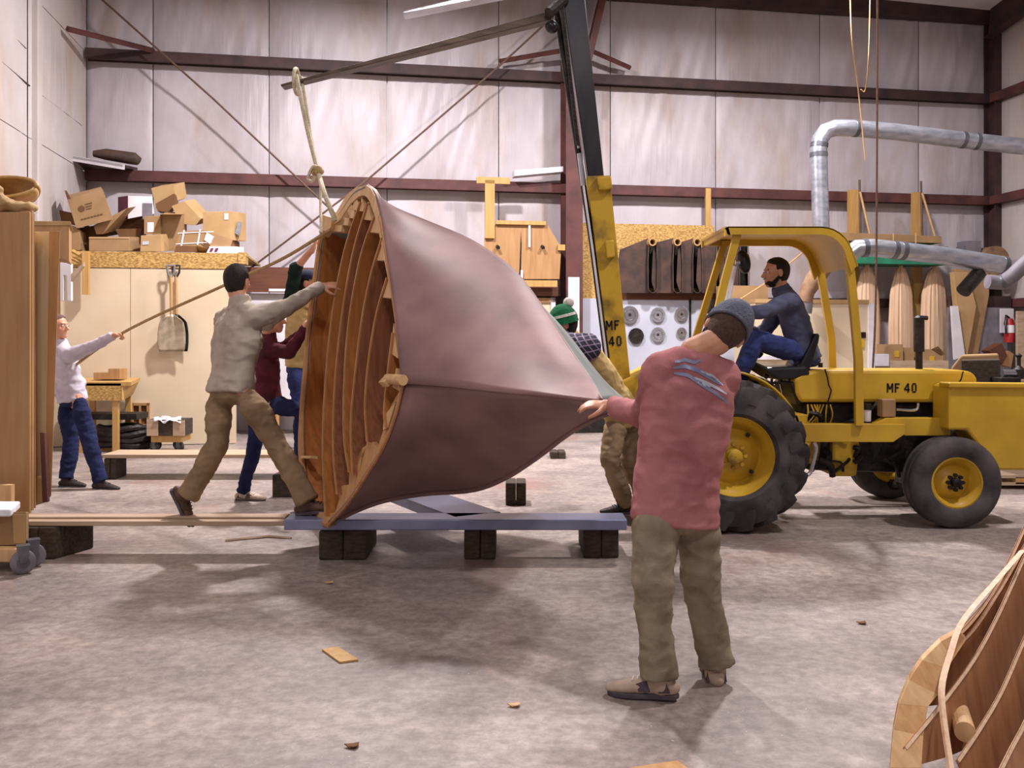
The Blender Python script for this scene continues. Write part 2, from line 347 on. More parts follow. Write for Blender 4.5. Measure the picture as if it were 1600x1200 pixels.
def text(s, size, m, parent, c, X, Z, name='lettering', bold=0.02, ext=0.002):
    cu = bpy.data.curves.new(name, 'FONT'); cu.body = s; cu.size = size; cu.extrude = ext; cu.offset = bold*size; cu.align_x = 'CENTER'; cu.align_y = 'CENTER'
    t = bpy.data.objects.new(name, cu); COL.objects.link(t); bpy.context.view_layer.update()
    me = bpy.data.meshes.new_from_object(t.evaluated_get(bpy.context.evaluated_depsgraph_get())); bpy.data.objects.remove(t)
    X = V(X).normalized(); Z = V(Z).normalized(); n = X.cross(Z); R = Matrix((X, Z, n)).transposed().to_4x4()
    me.transform(Matrix.Translation(V(c)-V(parent['_w'])) @ R); me.materials.clear(); me.materials.append(M[m]); me.name = name
    o = bpy.data.objects.new(name, me); COL.objects.link(o); o.parent = parent; o['_w'] = parent['_w']; return o
# ================================================================ SETTING
XL = lambda y: -7.04+WS*(14.8-y)            # left wall x at depth y
XR = lambda y: 9.42+WS*(17.6-y)
fl = MB().sheet([[V((x, y, 0)) for x in (-9, -3, 3, 9, 15)] for y in (-7, 0, 6, 12, 18.5)]).build('floor', 'concrete'); struct(fl)
zc = lambda y: 7.95+0.16*(17.0-y)
cl = MB().sheet([[V((x, y, zc(y))) for x in (-9, 3, 15)] for y in (-7, 6, 18.5)]).build('ceiling', 'white'); struct(cl)
struct(MB().prism([V((-9, -6.8, 0)), V((15, -6.8, 0)), V((15, -6.8, 12)), V((-9, -6.8, 12))], V((0, -0.1, 0))).build('wall_front', 'white'))
# back wall with insulation strips as panels
LW, RWU = -7.15, 9.62
wb = MB().prism([W(LW-0.3, -0.12, 0), W(RWU+0.3, -0.12, 0), W(RWU+0.3, -0.12, 8.3), W(LW-0.3, -0.12, 8.3)], -WN*0.06).build('wall_back', 'white'); struct(wb)
def seam_u(px): return (BW(px, 300)-WO).dot(WU)
seams = [LW]+[seam_u(p) for p in (238, 420, 605, 780, 955, 1120, 1283, 1438)]+[RWU]
girts = [0.0, 2.29, 4.30, 6.27, 7.72]
rnd = random.Random(3)
for i in range(len(seams)-1):
    u0, u1 = seams[i]+0.008, seams[i+1]-0.008
    for k in range(4):
        z0, z1 = girts[k], girts[k+1]; g = []
        ph = rnd.random()*10; nu, nv = 40, 22
        for b in range(nv+1):
            row = []
            for a in range(nu+1):
                s, t = a/nu, b/nv; u = lerp(u0, u1, s); z = lerp(z0, z1, t)
                d = 0.045*(1-(2*s-1)**8)*(0.4+0.6*math.sin(math.pi*min(1, t*1.1)))
                amp = (0.006+0.016*max(0, noise.noise(V((u*0.6, ph, k*3)))+0.25))*(2.6 if k == 3 else 1.4 if k == 2 else 0.6)
                d += amp*noise.noise(V((u*6.0+(z1-z)*1.6+ph, z*0.35, ph)))*min(1, 6*s*(1-s)*2)
                row.append(W(u, d-0.06, z))
            g.append(row)
        MB().sheet(g).build('insulation_panel', 'vinyl', wb, smooth=True)
# left wall
wl = MB().prism([V((XL(-6.8)-0.1, -6.8, 0)), V((XL(14.9)-0.1, 14.9, 0)), V((XL(14.9)-0.1, 14.9, 8.3)), V((XL(-6.8)-0.1, -6.8, 11.7))], V((-0.1, 0, 0))).build('wall_left', 'white'); struct(wl)
def LP(px, py):   # a point on the left wall seen at a pixel
    k = (px-CX)/F; y = (-7.04+WS*14.8)/(k+WS); return P(px, py, y)
yb = [LP(43, 100).y, 14.82]
for a, b in ((-6.0, 0), (0, 4), (4, 8), (8, yb[0]-0.02), (yb[0]+0.02, yb[1])):
    for z0, z1 in ((0, 2.29), (2.3, 4.30), (4.31, 6.27), (6.28, 8.2)):
        g = [[V((XL(lerp(a, b, s/10))+0.02*(1-(2*s/10-1)**8)+0.004*noise.noise(V((a+s, z0+t, 1))), lerp(a, b, s/10), lerp(z0, z1, t/6))) for s in range(11)] for t in range(7)]
        MB().sheet(g).build('insulation_panel', 'vinyl_side', wl, smooth=True)
# boxed column and creases on the left wall
p = LP(52, 100); d = V((-WS, 1, 0)).normalized(); n = V((1, WS, 0)).normalized()
struct(MB().box(V((XL(p.y), p.y, 4.2))+n*0.03, (0.13, 0.16, 8.3), n, d).build('trim_1', 'vinyl_side', bevel=0.02))
for q in (((0, 96), (45, 134)), ((57, 144), (126, 196)), ((58, 92), (96, 128)), ((0, 38), (40, 76))):
    a, b = LP(*q[0]), LP(*q[1]); MB().tube([a+n*0.012, b+n*0.012], 0.009 if q[0][1] in (96, 144) else 0.004, 6).build('crease_wire', 'steeldark', wl)
# right wall
wr = MB().prism([V((XR(-6.8)+0.1, -6.8, 0)), V((XR(18)+0.1, 18, 0)), V((XR(18)+0.1, 18, 8.3)), V((XR(-6.8)+0.1, -6.8, 11.7))], V((0.1, 0, 0))).build('wall_right', 'white'); struct(wr)
for a, b in ((-6, 2), (2, 8), (8, 13.0), (13.02, 15.3), (15.32, 17.5)):
    for z0, z1 in ((0, 2.29), (2.3, 4.30), (4.31, 6.27), (6.28, 8.2)):
        g = [[V((XR(lerp(a, b, s/10))-0.02*(1-(2*s/10-1)**8), lerp(a, b, s/10), lerp(z0, z1, t/6))) for s in range(11)] for t in range(7)]
        MB().sheet(g).build('insulation_panel', 'vinyl_side', wr, smooth=True)
# girts, eave beam
def girt(name, z, u0, u1, m='steelred', hgt=0.16, dep=0.2):
    g = MB(); g.box(W((u0+u1)/2, dep/2, z), (u1-u0, dep, 0.02), WU, WN); g.box(W((u0+u1)/2, dep, z-hgt/2), (u1-u0, 0.015, hgt), WU, WN)
    g.box(W((u0+u1)/2, 0.02, z-hgt/2), (u1-u0, 0.015, hgt), WU, WN); g.box(W((u0+u1)/2, dep-0.02, z-hgt), (u1-u0, 0.05, 0.012), WU, WN)
    struct(g.build(name, m))
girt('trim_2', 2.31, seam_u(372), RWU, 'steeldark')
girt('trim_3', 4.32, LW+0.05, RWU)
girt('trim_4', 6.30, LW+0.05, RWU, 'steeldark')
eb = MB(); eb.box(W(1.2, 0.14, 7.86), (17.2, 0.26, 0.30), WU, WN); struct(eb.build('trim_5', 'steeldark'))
for i, z in enumerate((2.31, 4.32, 6.30)):
    g = MB(); a = V((XR(17.4)-0.1, 17.4, z-0.08)); b = V((XR(-6)-0.1, -6, z-0.08)); nn = V((1, WS, 0)).normalized()
    g.box((a+b)/2, (0.2, (a-b).length, 0.16), nn, V((-WS, 1, 0)).normalized()); struct(g.build('trim_%d' % (6+i), 'steelred'))
def ibeam(mb, a, b, X, Y, wd, dp, tf=0.02):   # X flange width axis, Y depth axis
    a, b = V(a), V(b)
    for c, s in ((-dp/2, (wd, tf)), (dp/2, (wd, tf)), (0, (tf*0.7, dp))):
        x, y = X*s[0]/2, Y*s[1]/2; A, B = a+Y*c, b+Y*c
        mb.hexa([A-x-y, A+x-y, A+x+y, A-x+y], [B-x-y, B+x-y, B+x+y, B-x+y])
c = MB(); a = BW(893, 400, 0.35); ibeam(c, V((a.x, a.y, 0)), V((a.x, a.y, 8.2)), WU, WN, 0.30, 0.42)
col1 = struct(c.build('trim_9', 'steelred'))
c = MB(); a = BW(876, 400, 0.35); b0 = BW(938, 10, 0.6); b1 = BW(905, 150, 0.55)
ibeam(c, b1, b0+(b0-b1)*0.3, WU, WN, 0.12, 0.16); struct(c.build('trim_10', 'steelred'))
# white painted foot of the column
b0, b1 = BW(889, 433, 0.575), BW(904, 640, 0.575)
MB().box((b0+b1)/2, (0.2, 0.012, b0.z-b1.z), WU, WN).build('painted_foot', 'white', col1)
# corner column and rafter on the right
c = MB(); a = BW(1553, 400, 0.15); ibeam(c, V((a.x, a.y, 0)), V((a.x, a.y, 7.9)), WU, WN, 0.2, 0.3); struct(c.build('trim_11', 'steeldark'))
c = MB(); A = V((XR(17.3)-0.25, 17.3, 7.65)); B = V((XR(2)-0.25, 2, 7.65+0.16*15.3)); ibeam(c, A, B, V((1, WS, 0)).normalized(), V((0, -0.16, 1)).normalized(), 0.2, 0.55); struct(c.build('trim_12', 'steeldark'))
# kickers and purlins
for i, (q0, q1, o0, o1) in enumerate((((105, 45), (240, 79), 1.4, 0.2), ((780, 96), (884, 78), 0.2, 0.35), ((916, 76), (985, 106), 0.35, 0.2))):
    c = MB(); c.tube([BW(*q0, o0), BW(*q1, o1)], 0.045, 4); struct(c.build('trim_%d' % (13+i), 'steelred'))
for i, y in enumerate((4, 7.5, 11, 14)):
    struct(MB().box(V((3, y, zc(y)-0.14)), (24, 0.08, 0.22)).build('trim_%d' % (16+i), 'steeldark'))
# cross brace rods (in front of the back wall)
def rod(name, lab, cat, pts, r, m, group=None): return tag(MB().tube(pts, r, 8).build(name, m, smooth=True), lab, cat, group)
rod('brace_cable', 'long brown brace cable falling from upper left corner to the hull top', 'cable', [BW(140, -18, .6), BW(335, 156, .5), BW(525, 335, .45), BW(640, 440, .4)], 0.017, 'cable')
rod('brace_cable', 'long brown brace cable climbing from behind the grey-sweatered man to the mast top', 'cable', [BW(385, 424, 0.4), BW(575, 280, 0.5), BW(775, 108, 0.45), BW(866, 24, 0.45)], 0.017, 'cable')
# ================================================================ LEFT BACK: plywood partition, shelf and boxes
OP = 2.0
u0 = (BW(80, 500, OP)-WO).dot(WU); u1 = (BW(369, 500, OP)-WO).dot(WU); uo = (BW(385, 500, OP)-WO).dot(WU)
zt = BW(250, 419, OP).z; zo = BW(250, 394, OP).z
pt = thing('storage_loft', 'plywood walled loft with strand board header that carries the cartons', 'partition', W((u0+u1)/2, OP, 0))
us = [u0, lerp(u0, u1, 0.42), u1]
for a, b in zip(us[:-1], us[1:]):
    MB().box(W((a+b)/2, OP-0.03, zt/2), (b-a-0.008, 0.05, zt-0.02), WU, WN).build('wall_panel', 'beige', pt)
MB().box(W((u0+uo)/2-0.05, OP-0.03, (zt+zo)/2), (uo-u0-0.1, 0.07, zo-zt), WU, WN).build('header_board', 'osb', pt)
MB().box(W((u0+uo)/2, OP/2, zo-0.02), (uo-u0, OP-0.1, 0.03), WU, WN).build('deck', 'osb', pt)
g = MB(); wrect(g, 363, 418, 371, 476, OP-0.02, 0.09); g.build('post', 'pine', pt)
g = MB(); wrect(g, 373, 400, 380, 476, OP-0.06, 0.09); g.build('post', 'pine', pt)
g = MB(); wrect(g, 372, 394, 384, 412, OP+0.02, 0.3); g.build('end_block', 'osb', pt)
g = MB(); wrect(g, 128, 392, 138, 460, OP+0.2, 0.09); g.build('hanger_post', 'pine', pt)
g = MB(); g.tube([BW(113, 392, OP+0.1), BW(131, 402, OP+0.16)], 0.03, 4); g.tube([BW(113, 404, OP+0.1), BW(131, 412, OP+0.16)], 0.03, 4); g.build('rail', 'pine', pt)
# wall shelf in the corner, with a dark rolled mat
sh = thing('corner_shelf', 'white edged shelf bracketed to the walls in the upper left corner', 'shelf', BW(150, 262, 0.6))
p0, p1, p2, p3 = LP(109, 243), BW(192, 257, 0.9), BW(215, 262, 0.02), BW(128, 262, 0.02)
p0 = P(109, 243, LP(112, 243).y); MB().prism([p0, p1, p2, p3], V((0, 0, -0.04))).build('board', 'steeldark', sh)
MB().hexa([p0, p0+V((0, 0, -.08)), p0+V((0.03, 0, -.08)), p0+V((0.03, 0, 0))], [p1, p1+V((0, 0, -.08)), p1+V((0.03, 0, -.08)), p1+V((0.03, 0, 0))]).build('white_edge', 'white', sh)
MB().tube([P(112, 252, p0.y), BW(131, 302, 0.05)], 0.03, 4).build('bracket', 'grey', sh)
tag(MB().tube([BW(146, 240, 0.55), BW(165, 241, 0.55), BW(210, 248, 0.55), BW(217, 252, 0.5)], [0.05, 0.09, 0.1, 0.07], 12).build('rolled_mat', 'felt', smooth=True), 'dark brown rolled mat lying on the shelf in the upper left corner', 'mat')
# cartons: front quads in pixels, offset from back wall, depth vector
CART = [
 # label, pts, off, depth, dir shift (u,z), material, extras
 ('big cardboard carton with a round dark emblem tilted on top of the left pile', [(105, 311), (161, 297), (177, 343), (119, 357)], 1.9, 0.45, (-0.15, 0.12), 'card', 'print'),
 ('open cardboard carton leaning right under the emblem carton', [(146, 352), (199, 325), (160, 366), (150, 366)], 1.75, 0.4, (0.1, 0.1), 'card', ''),
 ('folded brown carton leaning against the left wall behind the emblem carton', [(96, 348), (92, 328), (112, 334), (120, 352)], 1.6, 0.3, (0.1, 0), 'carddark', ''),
 ('white carton with purple side standing on the heap', [(200, 306), (238, 307), (241, 334), (200, 342)], 1.5, 0.35, (-0.22, 0.03), 'paper', 'purple'),
 ('upright open carton flap rising at the top of the heap', [(236, 294), (272, 289), (276, 314), (244, 326)], 1.2, 0.3, (0.1, 0.1), 'card2', ''),
 ('tan carton tipped on its corner right of the white carton', [(268, 322), (288, 314), (314, 342), (306, 352), (282, 350)], 1.5, 0.32, (0.1, 0.08), 'card2', ''),
 ('square carton with white label patch in the middle of the heap', [(225, 338), (251, 337), (251, 366), (225, 366)], 1.75, 0.35, (0.02, 0.05), 'card', 'label'),
 ('tall plain carton in the middle of the heap', [(250, 336), (284, 336), (284, 392), (250, 392)], 1.7, 0.4, (0.0, 0.1), 'card', 'flapr'),
 ('large cardboard carton at the right end of the heap', [(317, 331), (360, 330), (360, 375), (317, 375)], 1.7, 0.42, (0.18, 0.03), 'card2', 'plabel'),
 ('long low carton lying on the shelf edge at the left', [(139, 370), (202, 370), (201, 392), (139, 392)], 1.95, 0.4, (0.1, 0.04), 'card', 'tape'),
 ('brown carton behind the long low carton', [(180, 358), (222, 357), (214, 391), (196, 391)], 1.6, 0.35, (0.0, 0.02), 'carddark', ''),
 ('small carton with a blue mark at the front of the shelf', [(220, 368), (251, 366), (253, 393), (219, 393)], 1.97, 0.3, (0.05, 0.04), 'card2', 'bluemark'),
 ('long flat carton bound with white straps tilted down at the shelf edge', [(280, 361), (322, 359), (312, 385), (276, 384)], 1.95, 0.25, (0.35, -0.12), 'card', 'straps'),
 ('small brown carton under the strapped carton', [(275, 384), (306, 385), (303, 394), (272, 394)], 1.97, 0.3, (0.1, 0.03), 'carddark', ''),
 ('brown lid tray under the large right carton', [(333, 374), (363, 374), (364, 386), (333, 386)], 1.6, 0.35, (0.06, 0), 'carddark', ''),
 ('white flat printed box at the right end of the shelf', [(327, 385), (365, 385), (365, 396), (322, 396)], 1.9, 0.4, (0.1, 0.03), 'paper', 'dots'),
 ('long carton lying behind the left end of the shelf', [(112, 352), (125, 360), (125, 391), (112, 391)], 1.85, 0.4, (0, 0), 'card', ''),
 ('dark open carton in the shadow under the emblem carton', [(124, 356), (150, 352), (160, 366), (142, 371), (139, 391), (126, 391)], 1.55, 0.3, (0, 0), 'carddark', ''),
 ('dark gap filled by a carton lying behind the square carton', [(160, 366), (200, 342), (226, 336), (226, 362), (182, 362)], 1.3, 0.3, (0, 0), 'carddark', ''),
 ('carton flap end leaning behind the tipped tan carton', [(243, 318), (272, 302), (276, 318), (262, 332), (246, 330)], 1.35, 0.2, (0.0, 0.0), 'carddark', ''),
]
for lab, pts, off, dep, sh_, m, ex in CART:
    q = [BW(x, y, off) for x, y in pts]; c0 = sum(q, V())/len(q); d = -WN*dep+WU*sh_[0]+UZ*sh_[1]
    zb = min(v.z for v in q); t = thing('cardboard_box', lab, 'box', V((c0.x, c0.y, zb)), 'cartons heaped on the storage loft')
    MB().prism(q, d).build('carton_body', m, t, bevel=0.004)
    cc = lambda a, b: q[0]+(q[1]-q[0])*a+(q[3]-q[0])*b+WN*0.004 if len(q) > 3 else q[0]
    def patch(nm, a0, a1, b0, b1, mm): MB().prism([cc(a0, b0), cc(a1, b0), cc(a1, b1), cc(a0, b1)], WN*0.004).build(nm, mm, t)
    if ex == 'print':
        o = cc(0.3, 0.42); MB().prism([o+WU*0.045*math.cos(a*.5236)+UZ*0.045*math.sin(a*.5236) for a in range(12)], WN*0.003).build('round_emblem', 'carddark', t)
        for k in range(7): patch('printed_line', 0.2+k*0.09, 0.26+k*0.09, 0.74, 0.78, 'carddark')
        for k in range(3): patch('printed_line', 0.42, 0.62-k*0.03, 0.30+k*0.08, 0.33+k*0.08, 'carddark')
        MB().hexa([q[0], q[0]+WU*0.05, q[0]+d*.5+WU*.05, q[0]+d*.5], [q[0]+UZ*.1-WU*.03, q[0]+UZ*.1, q[0]+d*.5+UZ*.1, q[0]+d*.5+UZ*.1-WU*.03]).build('flap', 'carddark', t)
    if ex == 'purple': MB().hexa([q[0]-WU*.002, q[3]-WU*.002, q[3]+d-WU*.004, q[0]+d-WU*.004], [p-WU*.01 for p in (q[0], q[3], q[3]+d, q[0]+d)]).build('printed_side', 'purple', t); patch('grey_patch', .6, 1, .3, 1, 'grey')
    if ex == 'label': patch('label', .2, .6, .35, .9, 'paper')
    if ex == 'plabel': patch('label', .78, .93, .08, .3, 'paper')
    if ex == 'bluemark': patch('printed_mark', .1, .42, .38, .6, 'wgrey')
    if ex == 'tape': patch('tape', 0, 1, .05, .12, 'tape')
    if ex == 'flapr': MB().hexa([q[1], q[0], q[0]+UZ*.01, q[1]+UZ*.01], [p+WN*.25-UZ*.02+WU*.1 for p in (q[1], q[0], q[0]+UZ*.01, q[1]+UZ*.01)]).build('flap', 'card2', t)
    if ex == 'straps':
        for a in (.15, .75): patch('strap', a, a+.06, -.05, 1.02, 'paper')
        for b in (.12, .85): patch('strap', -.04, 1.3, b, b+.06, 'paper')
        MB().prism([cc(1.05, .2), cc(1.35, .5), cc(1.25, 1.0), cc(1.0, .7)], WN*0.01).build('label', 'paper', t)
    if ex == 'dots':
        for a in (.1, .3): patch('printed_mark', a, a+.12, .25, .75, 'purple')
tag(MB().prism([BW(372, 346, 1.6), BW(377, 347, 1.6), BW(373, 368, 1.6), BW(367, 364, 1.6)], -WN*0.1).build('tin_can', 'galv'), 'small shiny tin tipped behind the right end carton', 'tin')
# shovels hung on the partition
def shovel(lab, px, m, dz, scale=1.0, grip='grey'):
    z0 = OP+0.06+dz; t = thing('scoop_shovel', lab, 'shovel', BW(px, 550, z0), 'shovels hanging on the plywood wall')
    MB().tube([BW(px, 432, z0), BW(px+1, 500, z0)], 0.022, 10).build('handle', 'ash', t, smooth=True)
    gr = [BW(px-6, 415, z0), BW(px+6, 415, z0), BW(px+5, 426, z0), BW(px, 436, z0), BW(px-5, 426, z0), BW(px-6, 415, z0)]
    MB().tube(gr, 0.016, 8).build('grip', grip, t, smooth=True)
    g = []
    for i in range(13):
        s = i/12; half = [9, 15, 19, 20, 21, 21.5, 22, 22, 22, 22, 21.5, 21, 20][i]*scale; y = lerp(495, 549, s); row = []
        for j in range(13):
            tt = j/12*2-1; bend = 0.05*(abs(tt)**2.2)+0.015*math.cos(tt*9)*(1-abs(tt))
            row.append(BW(px+1+half*tt, y-4*(1-tt*tt)*(1 if i < 2 else 0), z0+0.0+bend*(1-0.6*s)+0.03*(1-s)))
        g.append(row)
    MB().sheet(g).build('blade', m, t, smooth=True, solid=0.006)
shovel('aluminium scoop shovel with broad ribbed blade, hanging in front', 267, 'shovel', 0.08)
shovel('dark bladed scoop shovel mostly hidden behind the aluminium one', 275, 'iron', 0.0, 0.85, 'iron')
# brown board and white panels right of the partition
g = MB(); wrect(g, 384, 417, 560, 456, 1.0, 0.04); tag(g.build('brown_board', 'brownpanel'), 'wide brown plywood board standing behind the raised arm', 'board')
g = MB(); wrect(g, 384, 459, 560, 640, 0.9, 0.04); tag(g.build('white_door_leaf', 'white'), 'plain white door leaf behind the men lifting the hull', 'panel')
g = MB(); wrect(g, 420, 451, 470, 455, 1.1, 0.03); tag(g.build('fluorescent_tube', 'white'), 'thin white strip on the lower edge of the brown board', 'strip')
# workbench by the partition
wbn = thing('workbench', 'wooden workbench with strand board apron and pine legs at the back left', 'workbench', G(178, 708))
Yb = G(180, 708).y
g = MB(); g.prism([P(120, 597, Yb), P(205, 597, Yb), P(219, 590, Yb+0.7), P(128, 590, Yb+0.7)], V((0, 0, -0.05))); g.build('bench_top', 'pine', wbn)
MB().prism([P(122, 599, Yb), P(189, 599, Yb), P(189, 626, Yb), P(122, 626, Yb)], V((0, 0.03, 0))).build('front_apron', 'osb', wbn)
MB().prism([P(190, 599, Yb), P(215, 594, Yb+0.65), P(205, 616, Yb+0.65), P(190, 625, Yb)], V((0.02, 0.02, 0))).build('side_apron', 'pine', wbn)
for x, dy in ((180, 0.02), (128, 0.02)):
    a = P(x, 600, Yb+dy); MB().hexa([V((a.x-.04, a.y, .9)), V((a.x+.04, a.y, .9)), V((a.x+.04, a.y+.05, .9)), V((a.x-.04, a.y+.05, .9))], [V((a.x-.04, a.y, 0)), V((a.x+.04, a.y, 0)), V((a.x+.04, a.y+.05, 0)), V((a.x-.04, a.y+.05, 0))]).build('leg', 'pine', wbn)
a = P(201, 600, Yb+0.55); MB().box(V((a.x, a.y, .44)), (.08, .05, .9)).build('leg', 'pine', wbn)
a = P(145, 600, Yb+0.55); MB().box(V((a.x, a.y, .44)), (.08, .05, .9)).build('leg', 'pine', wbn)
for lab, q, dd in (('low wooden offcut box on the workbench', (146, 582, 170, 593), .25), ('taller wooden block standing right on the workbench', (169, 576, 187, 593), .2)):
    tag(MB().prism([P(q[0], q[1], Yb+.2), P(q[2], q[1], Yb+.2), P(q[2], q[3], Yb+.2), P(q[0], q[3], Yb+.2)], V((0.02, dd, 0))).build('wood_block', 'ply', bevel=.004), lab, 'block')
hb = MB()
for k in range(4):
    c0 = V((P(190, 600, Yb+.3).x, Yb+.35, .08+k*.075)); hb.tube([c0+V((.42*math.cos(a*.35)*(1-.08*k), .2*math.sin(a*.35), .02*math.sin(a*1.1+k))) for a in range(19)], .05, 8)
tag(hb.build('hose_coil', 'iron', smooth=True), 'coil of fat black hose on the floor under the workbench', 'hose')
MBx = MB().box(V((P(160, 600, Yb).x, Yb+.35, .48)), (.8, .4, .08)); tag(MBx.build('dark_tray', 'iron'), 'dark flat tray above the hose coil under the workbench', 'tray')
g = MB(); wrect(g, 124, 690, 190, 706, OP+.6, .3); tag(g.build('wooden_crate', 'pine'), 'low pine crate on the floor under the workbench', 'crate')
# vent grille
vg = thing('vent_grille', 'tan framed grille with four panes low on the plywood wall', 'grille', BW(219, 667, OP))
for q in ((203, 630, 233, 634), (203, 663, 233, 667), (203, 630, 208, 667), (229, 630, 233, 667), (217, 634, 220, 663), (208, 646, 229, 650)):
    g = MB(); wrect(g, *q, OP+.05, .05); g.build('frame_bar', 'ply', vg)
g = MB(); wrect(g, 206, 633, 231, 665, OP+.015, .01); g.build('mesh', 'carddark', vg)
# small caster dolly with a crate
Yd = G(260, 706).y
dl = thing('caster_dolly', 'small wooden dolly on casters at the foot of the plywood wall', 'dolly', G(258, 706))
MB().prism([P(236, 681, Yd-.1), P(283, 681, Yd-.1), P(283, 691, Yd-.1), P(236, 691, Yd-.1)], V((0, .4, 0))).build('platform', 'pine', dl)
def caster(parent, c, r, wdt=.04, ax=V((1, 0, 0)), m='tyre'):
    wh = MB().lathe(c-ax*wdt/2, ax, [(0, .004), (0, r*.85), (wdt*.2, r), (wdt*.8, r), (wdt, r*.85), (wdt, .004)], 20).build('caster_wheel', m, parent, smooth=True)
    MB().lathe(c-ax*(wdt/2+.004), ax, [(0, .004), (0, r*.5), (wdt+.008, r*.5), (wdt+.008, .004)], 14).build('wheel_hub', 'galvd', wh, smooth=True)
    y = ax.cross(UZ); MB().hexa([c-ax*wdt*.8-y*.02, c+ax*wdt*.8-y*.02, c+ax*wdt*.8+y*.02, c-ax*wdt*.8+y*.02], [p+UZ*(r+.035) for p in (c-ax*wdt*.8-y*.04, c+ax*wdt*.8-y*.04, c+ax*wdt*.8+y*.04, c-ax*wdt*.8+y*.04)]).build('caster_fork', 'galvd', parent)
for x, dy in ((242, 0), (280, 0), (245, .25), (278, .25)):
    a = P(x, 698, Yd+dy); caster(dl, V((a.x, a.y, .075)), .075, ax=V((.3, 1, 0)).normalized())
cr = thing('wooden_crate', 'grey wooden crate riding on the small dolly by the wall', 'crate', P(258, 681, Yd-.05))
MB().prism([P(230, 656, Yd-.12), P(287, 656, Yd-.12), P(287, 681, Yd-.12), P(230, 681, Yd-.12)], V((0, .35, 0))).build('crate_body', 'timber', cr, bevel=.004)
MB().prism([P(229, 656, Yd-.13), P(247, 656, Yd-.13), P(247, 681, Yd-.13), P(229, 681, Yd-.13)], V((0, .02, 0))).build('end_board', 'pinex', cr)
MB().prism([P(270, 657, Yd-.13), P(288, 657, Yd-.13), P(288, 681, Yd-.13), P(270, 681, Yd-.13)], V((0, .02, 0))).build('end_board', 'pinex', cr)
g = [[P(lerp(240, 283, i/12), 653+1.5*math.sin(i*1.7+j), Yd-.15+.07*j)+UZ*(.02*math.sin(i+j)) for i in range(13)] for j in range(5)]
g[0] = [p-UZ*.05 for p in g[0]]; tag(MB().sheet(g).build('plastic_bag', 'foam', solid=.004, smooth=True), 'crumpled pale plastic bag lying on the grey crate', 'bag')
# ================================================================ MIDDLE BACK
tm = thing('plywood_template', 'tan plywood template with clipped corners hung beside the red column', 'template', BW(820, 440, .5))
wpoly(MB(), [(757, 372), (775, 350), (855, 350), (877, 387), (874, 436), (757, 436)], .5, .03).build('template_board', 'ply', tm)
for q, nm, m in (((758, 281, 773, 372), 'upright', 'pine'), ((745, 276, 797, 286), 'crosspiece', 'pine'), ((775, 344, 853, 350), 'top_lip', 'pine'), ((755, 437, 871, 447), 'bottom_rail', 'pine'), ((872, 382, 883, 391), 'peg', 'pine'), ((826, 352, 829, 386), 'white_stick', 'paper'), ((814, 422, 817, 434), 'white_stick', 'paper')):
    g = MB(); wrect(g, *q, .56, .05); g.build(nm, m, tm)
g = MB(); wpoly(g, [(811, 433), (814, 362), (815, 382), (814, 433)], .505, .004); g.build('slot', 'iron', tm)
for x in (777, 847): g = MB(); g.tube([BW(x, 385, .5), BW(x+2, 387, .6)], .03, 8); g.build('knob', 'iron', tm)
g = MB(); wrect(g, 760, 447, 872, 462, .4, .3); tag(g.build('wall_shelf', 'brownpanel'), 'brown shelf box beneath the plywood template', 'shelf')
g = MB(); wpoly(g, [(804, 266), (880, 260), (880, 268), (804, 275)], .45, .25); tag(g.build('white_board', 'white'), 'white painted board lying on the girt beside the red column', 'board')
dr = thing('window_frame', 'small white framed opening low on the wall left of the red column', 'frame', BW(850, 500, .3))
for q, m in (((800, 465, 868, 472), 'ply'), ((861, 465, 868, 520), 'white'), ((800, 465, 806, 520), 'white')): g = MB(); wrect(g, *q, .34, .06); g.build('frame_bar', m, dr)
g = MB(); wrect(g, 806, 472, 861, 520, .3, .02); g.build('panel', 'beige', dr)
# strand board strip, pale board with saw blades
g = MB(); wrect(g, 905, 348, 1116, 466, .3, .03); tag(g.build('strand_board', 'osb'), 'strand board sheet on the wall behind the brown folded sheets', 'board')
g = MB(); wrect(g, 1103, 294, 1111, 356, .25, .06); tag(g.build('pine_stud', 'pine'), 'short pine stud standing above the strand board sheet', 'stud')
g = MB(); wrect(g, 903, 466, 1160, 640, .34, .03); sb = g.build('tool_board', 'wgrey'); tag(sb, 'pale grey board carrying the saw blades', 'board')
g = MB(); wrect(g, 1077, 466, 1080, 600, .36, .02); g.build('joint_strip', 'iron', sb)
for lab, x, y, r, m, ng in (('largest shiny saw blade, at the upper left of the board', 984, 492, 14.5, 'chrome', 28), ('grey saw blade in the middle of the upper row', 1028, 492, 12, 'galv', 24), ('bright saw blade at the right of the upper row', 1065, 491, 11.5, 'chrome', 24), ('black ten-sided disc at the left of the lower row', 994, 525, 12.5, 'iron', 10), ('grey saw blade in the middle of the lower row', 1028, 523, 12, 'galv', 24), ('small bright saw blade at the right of the lower row', 1065, 520, 8.5, 'chrome', 20)):
    c0 = BW(x, y, .38); rr = r/F*c0.y; t = thing('saw_blade', lab, 'saw blade', c0-UZ*rr, 'saw blades on the pale board')
    pts = [c0+(WU*math.cos(2*math.pi*k/(2*ng))+UZ*math.sin(2*math.pi*k/(2*ng)))*rr*(1 if k % 2 else (.93 if ng > 10 else 1)) for k in range(2*ng)]
    MB().prism(pts, WN*.006).build('disc', m, t)
    if m != 'iron':
        MB().lathe(c0+WN*.006, WN, [(0, rr*.55), (.002, rr*.58), (.002, rr*.62), (0, rr*.64)], 24).build('ring', 'galvd', t)
        MB().lathe(c0+WN*.006, WN, [(0, .002), (.005, .002), (.005, rr*.16), (0, rr*.18)], 12).build('arbor', 'iron', t)
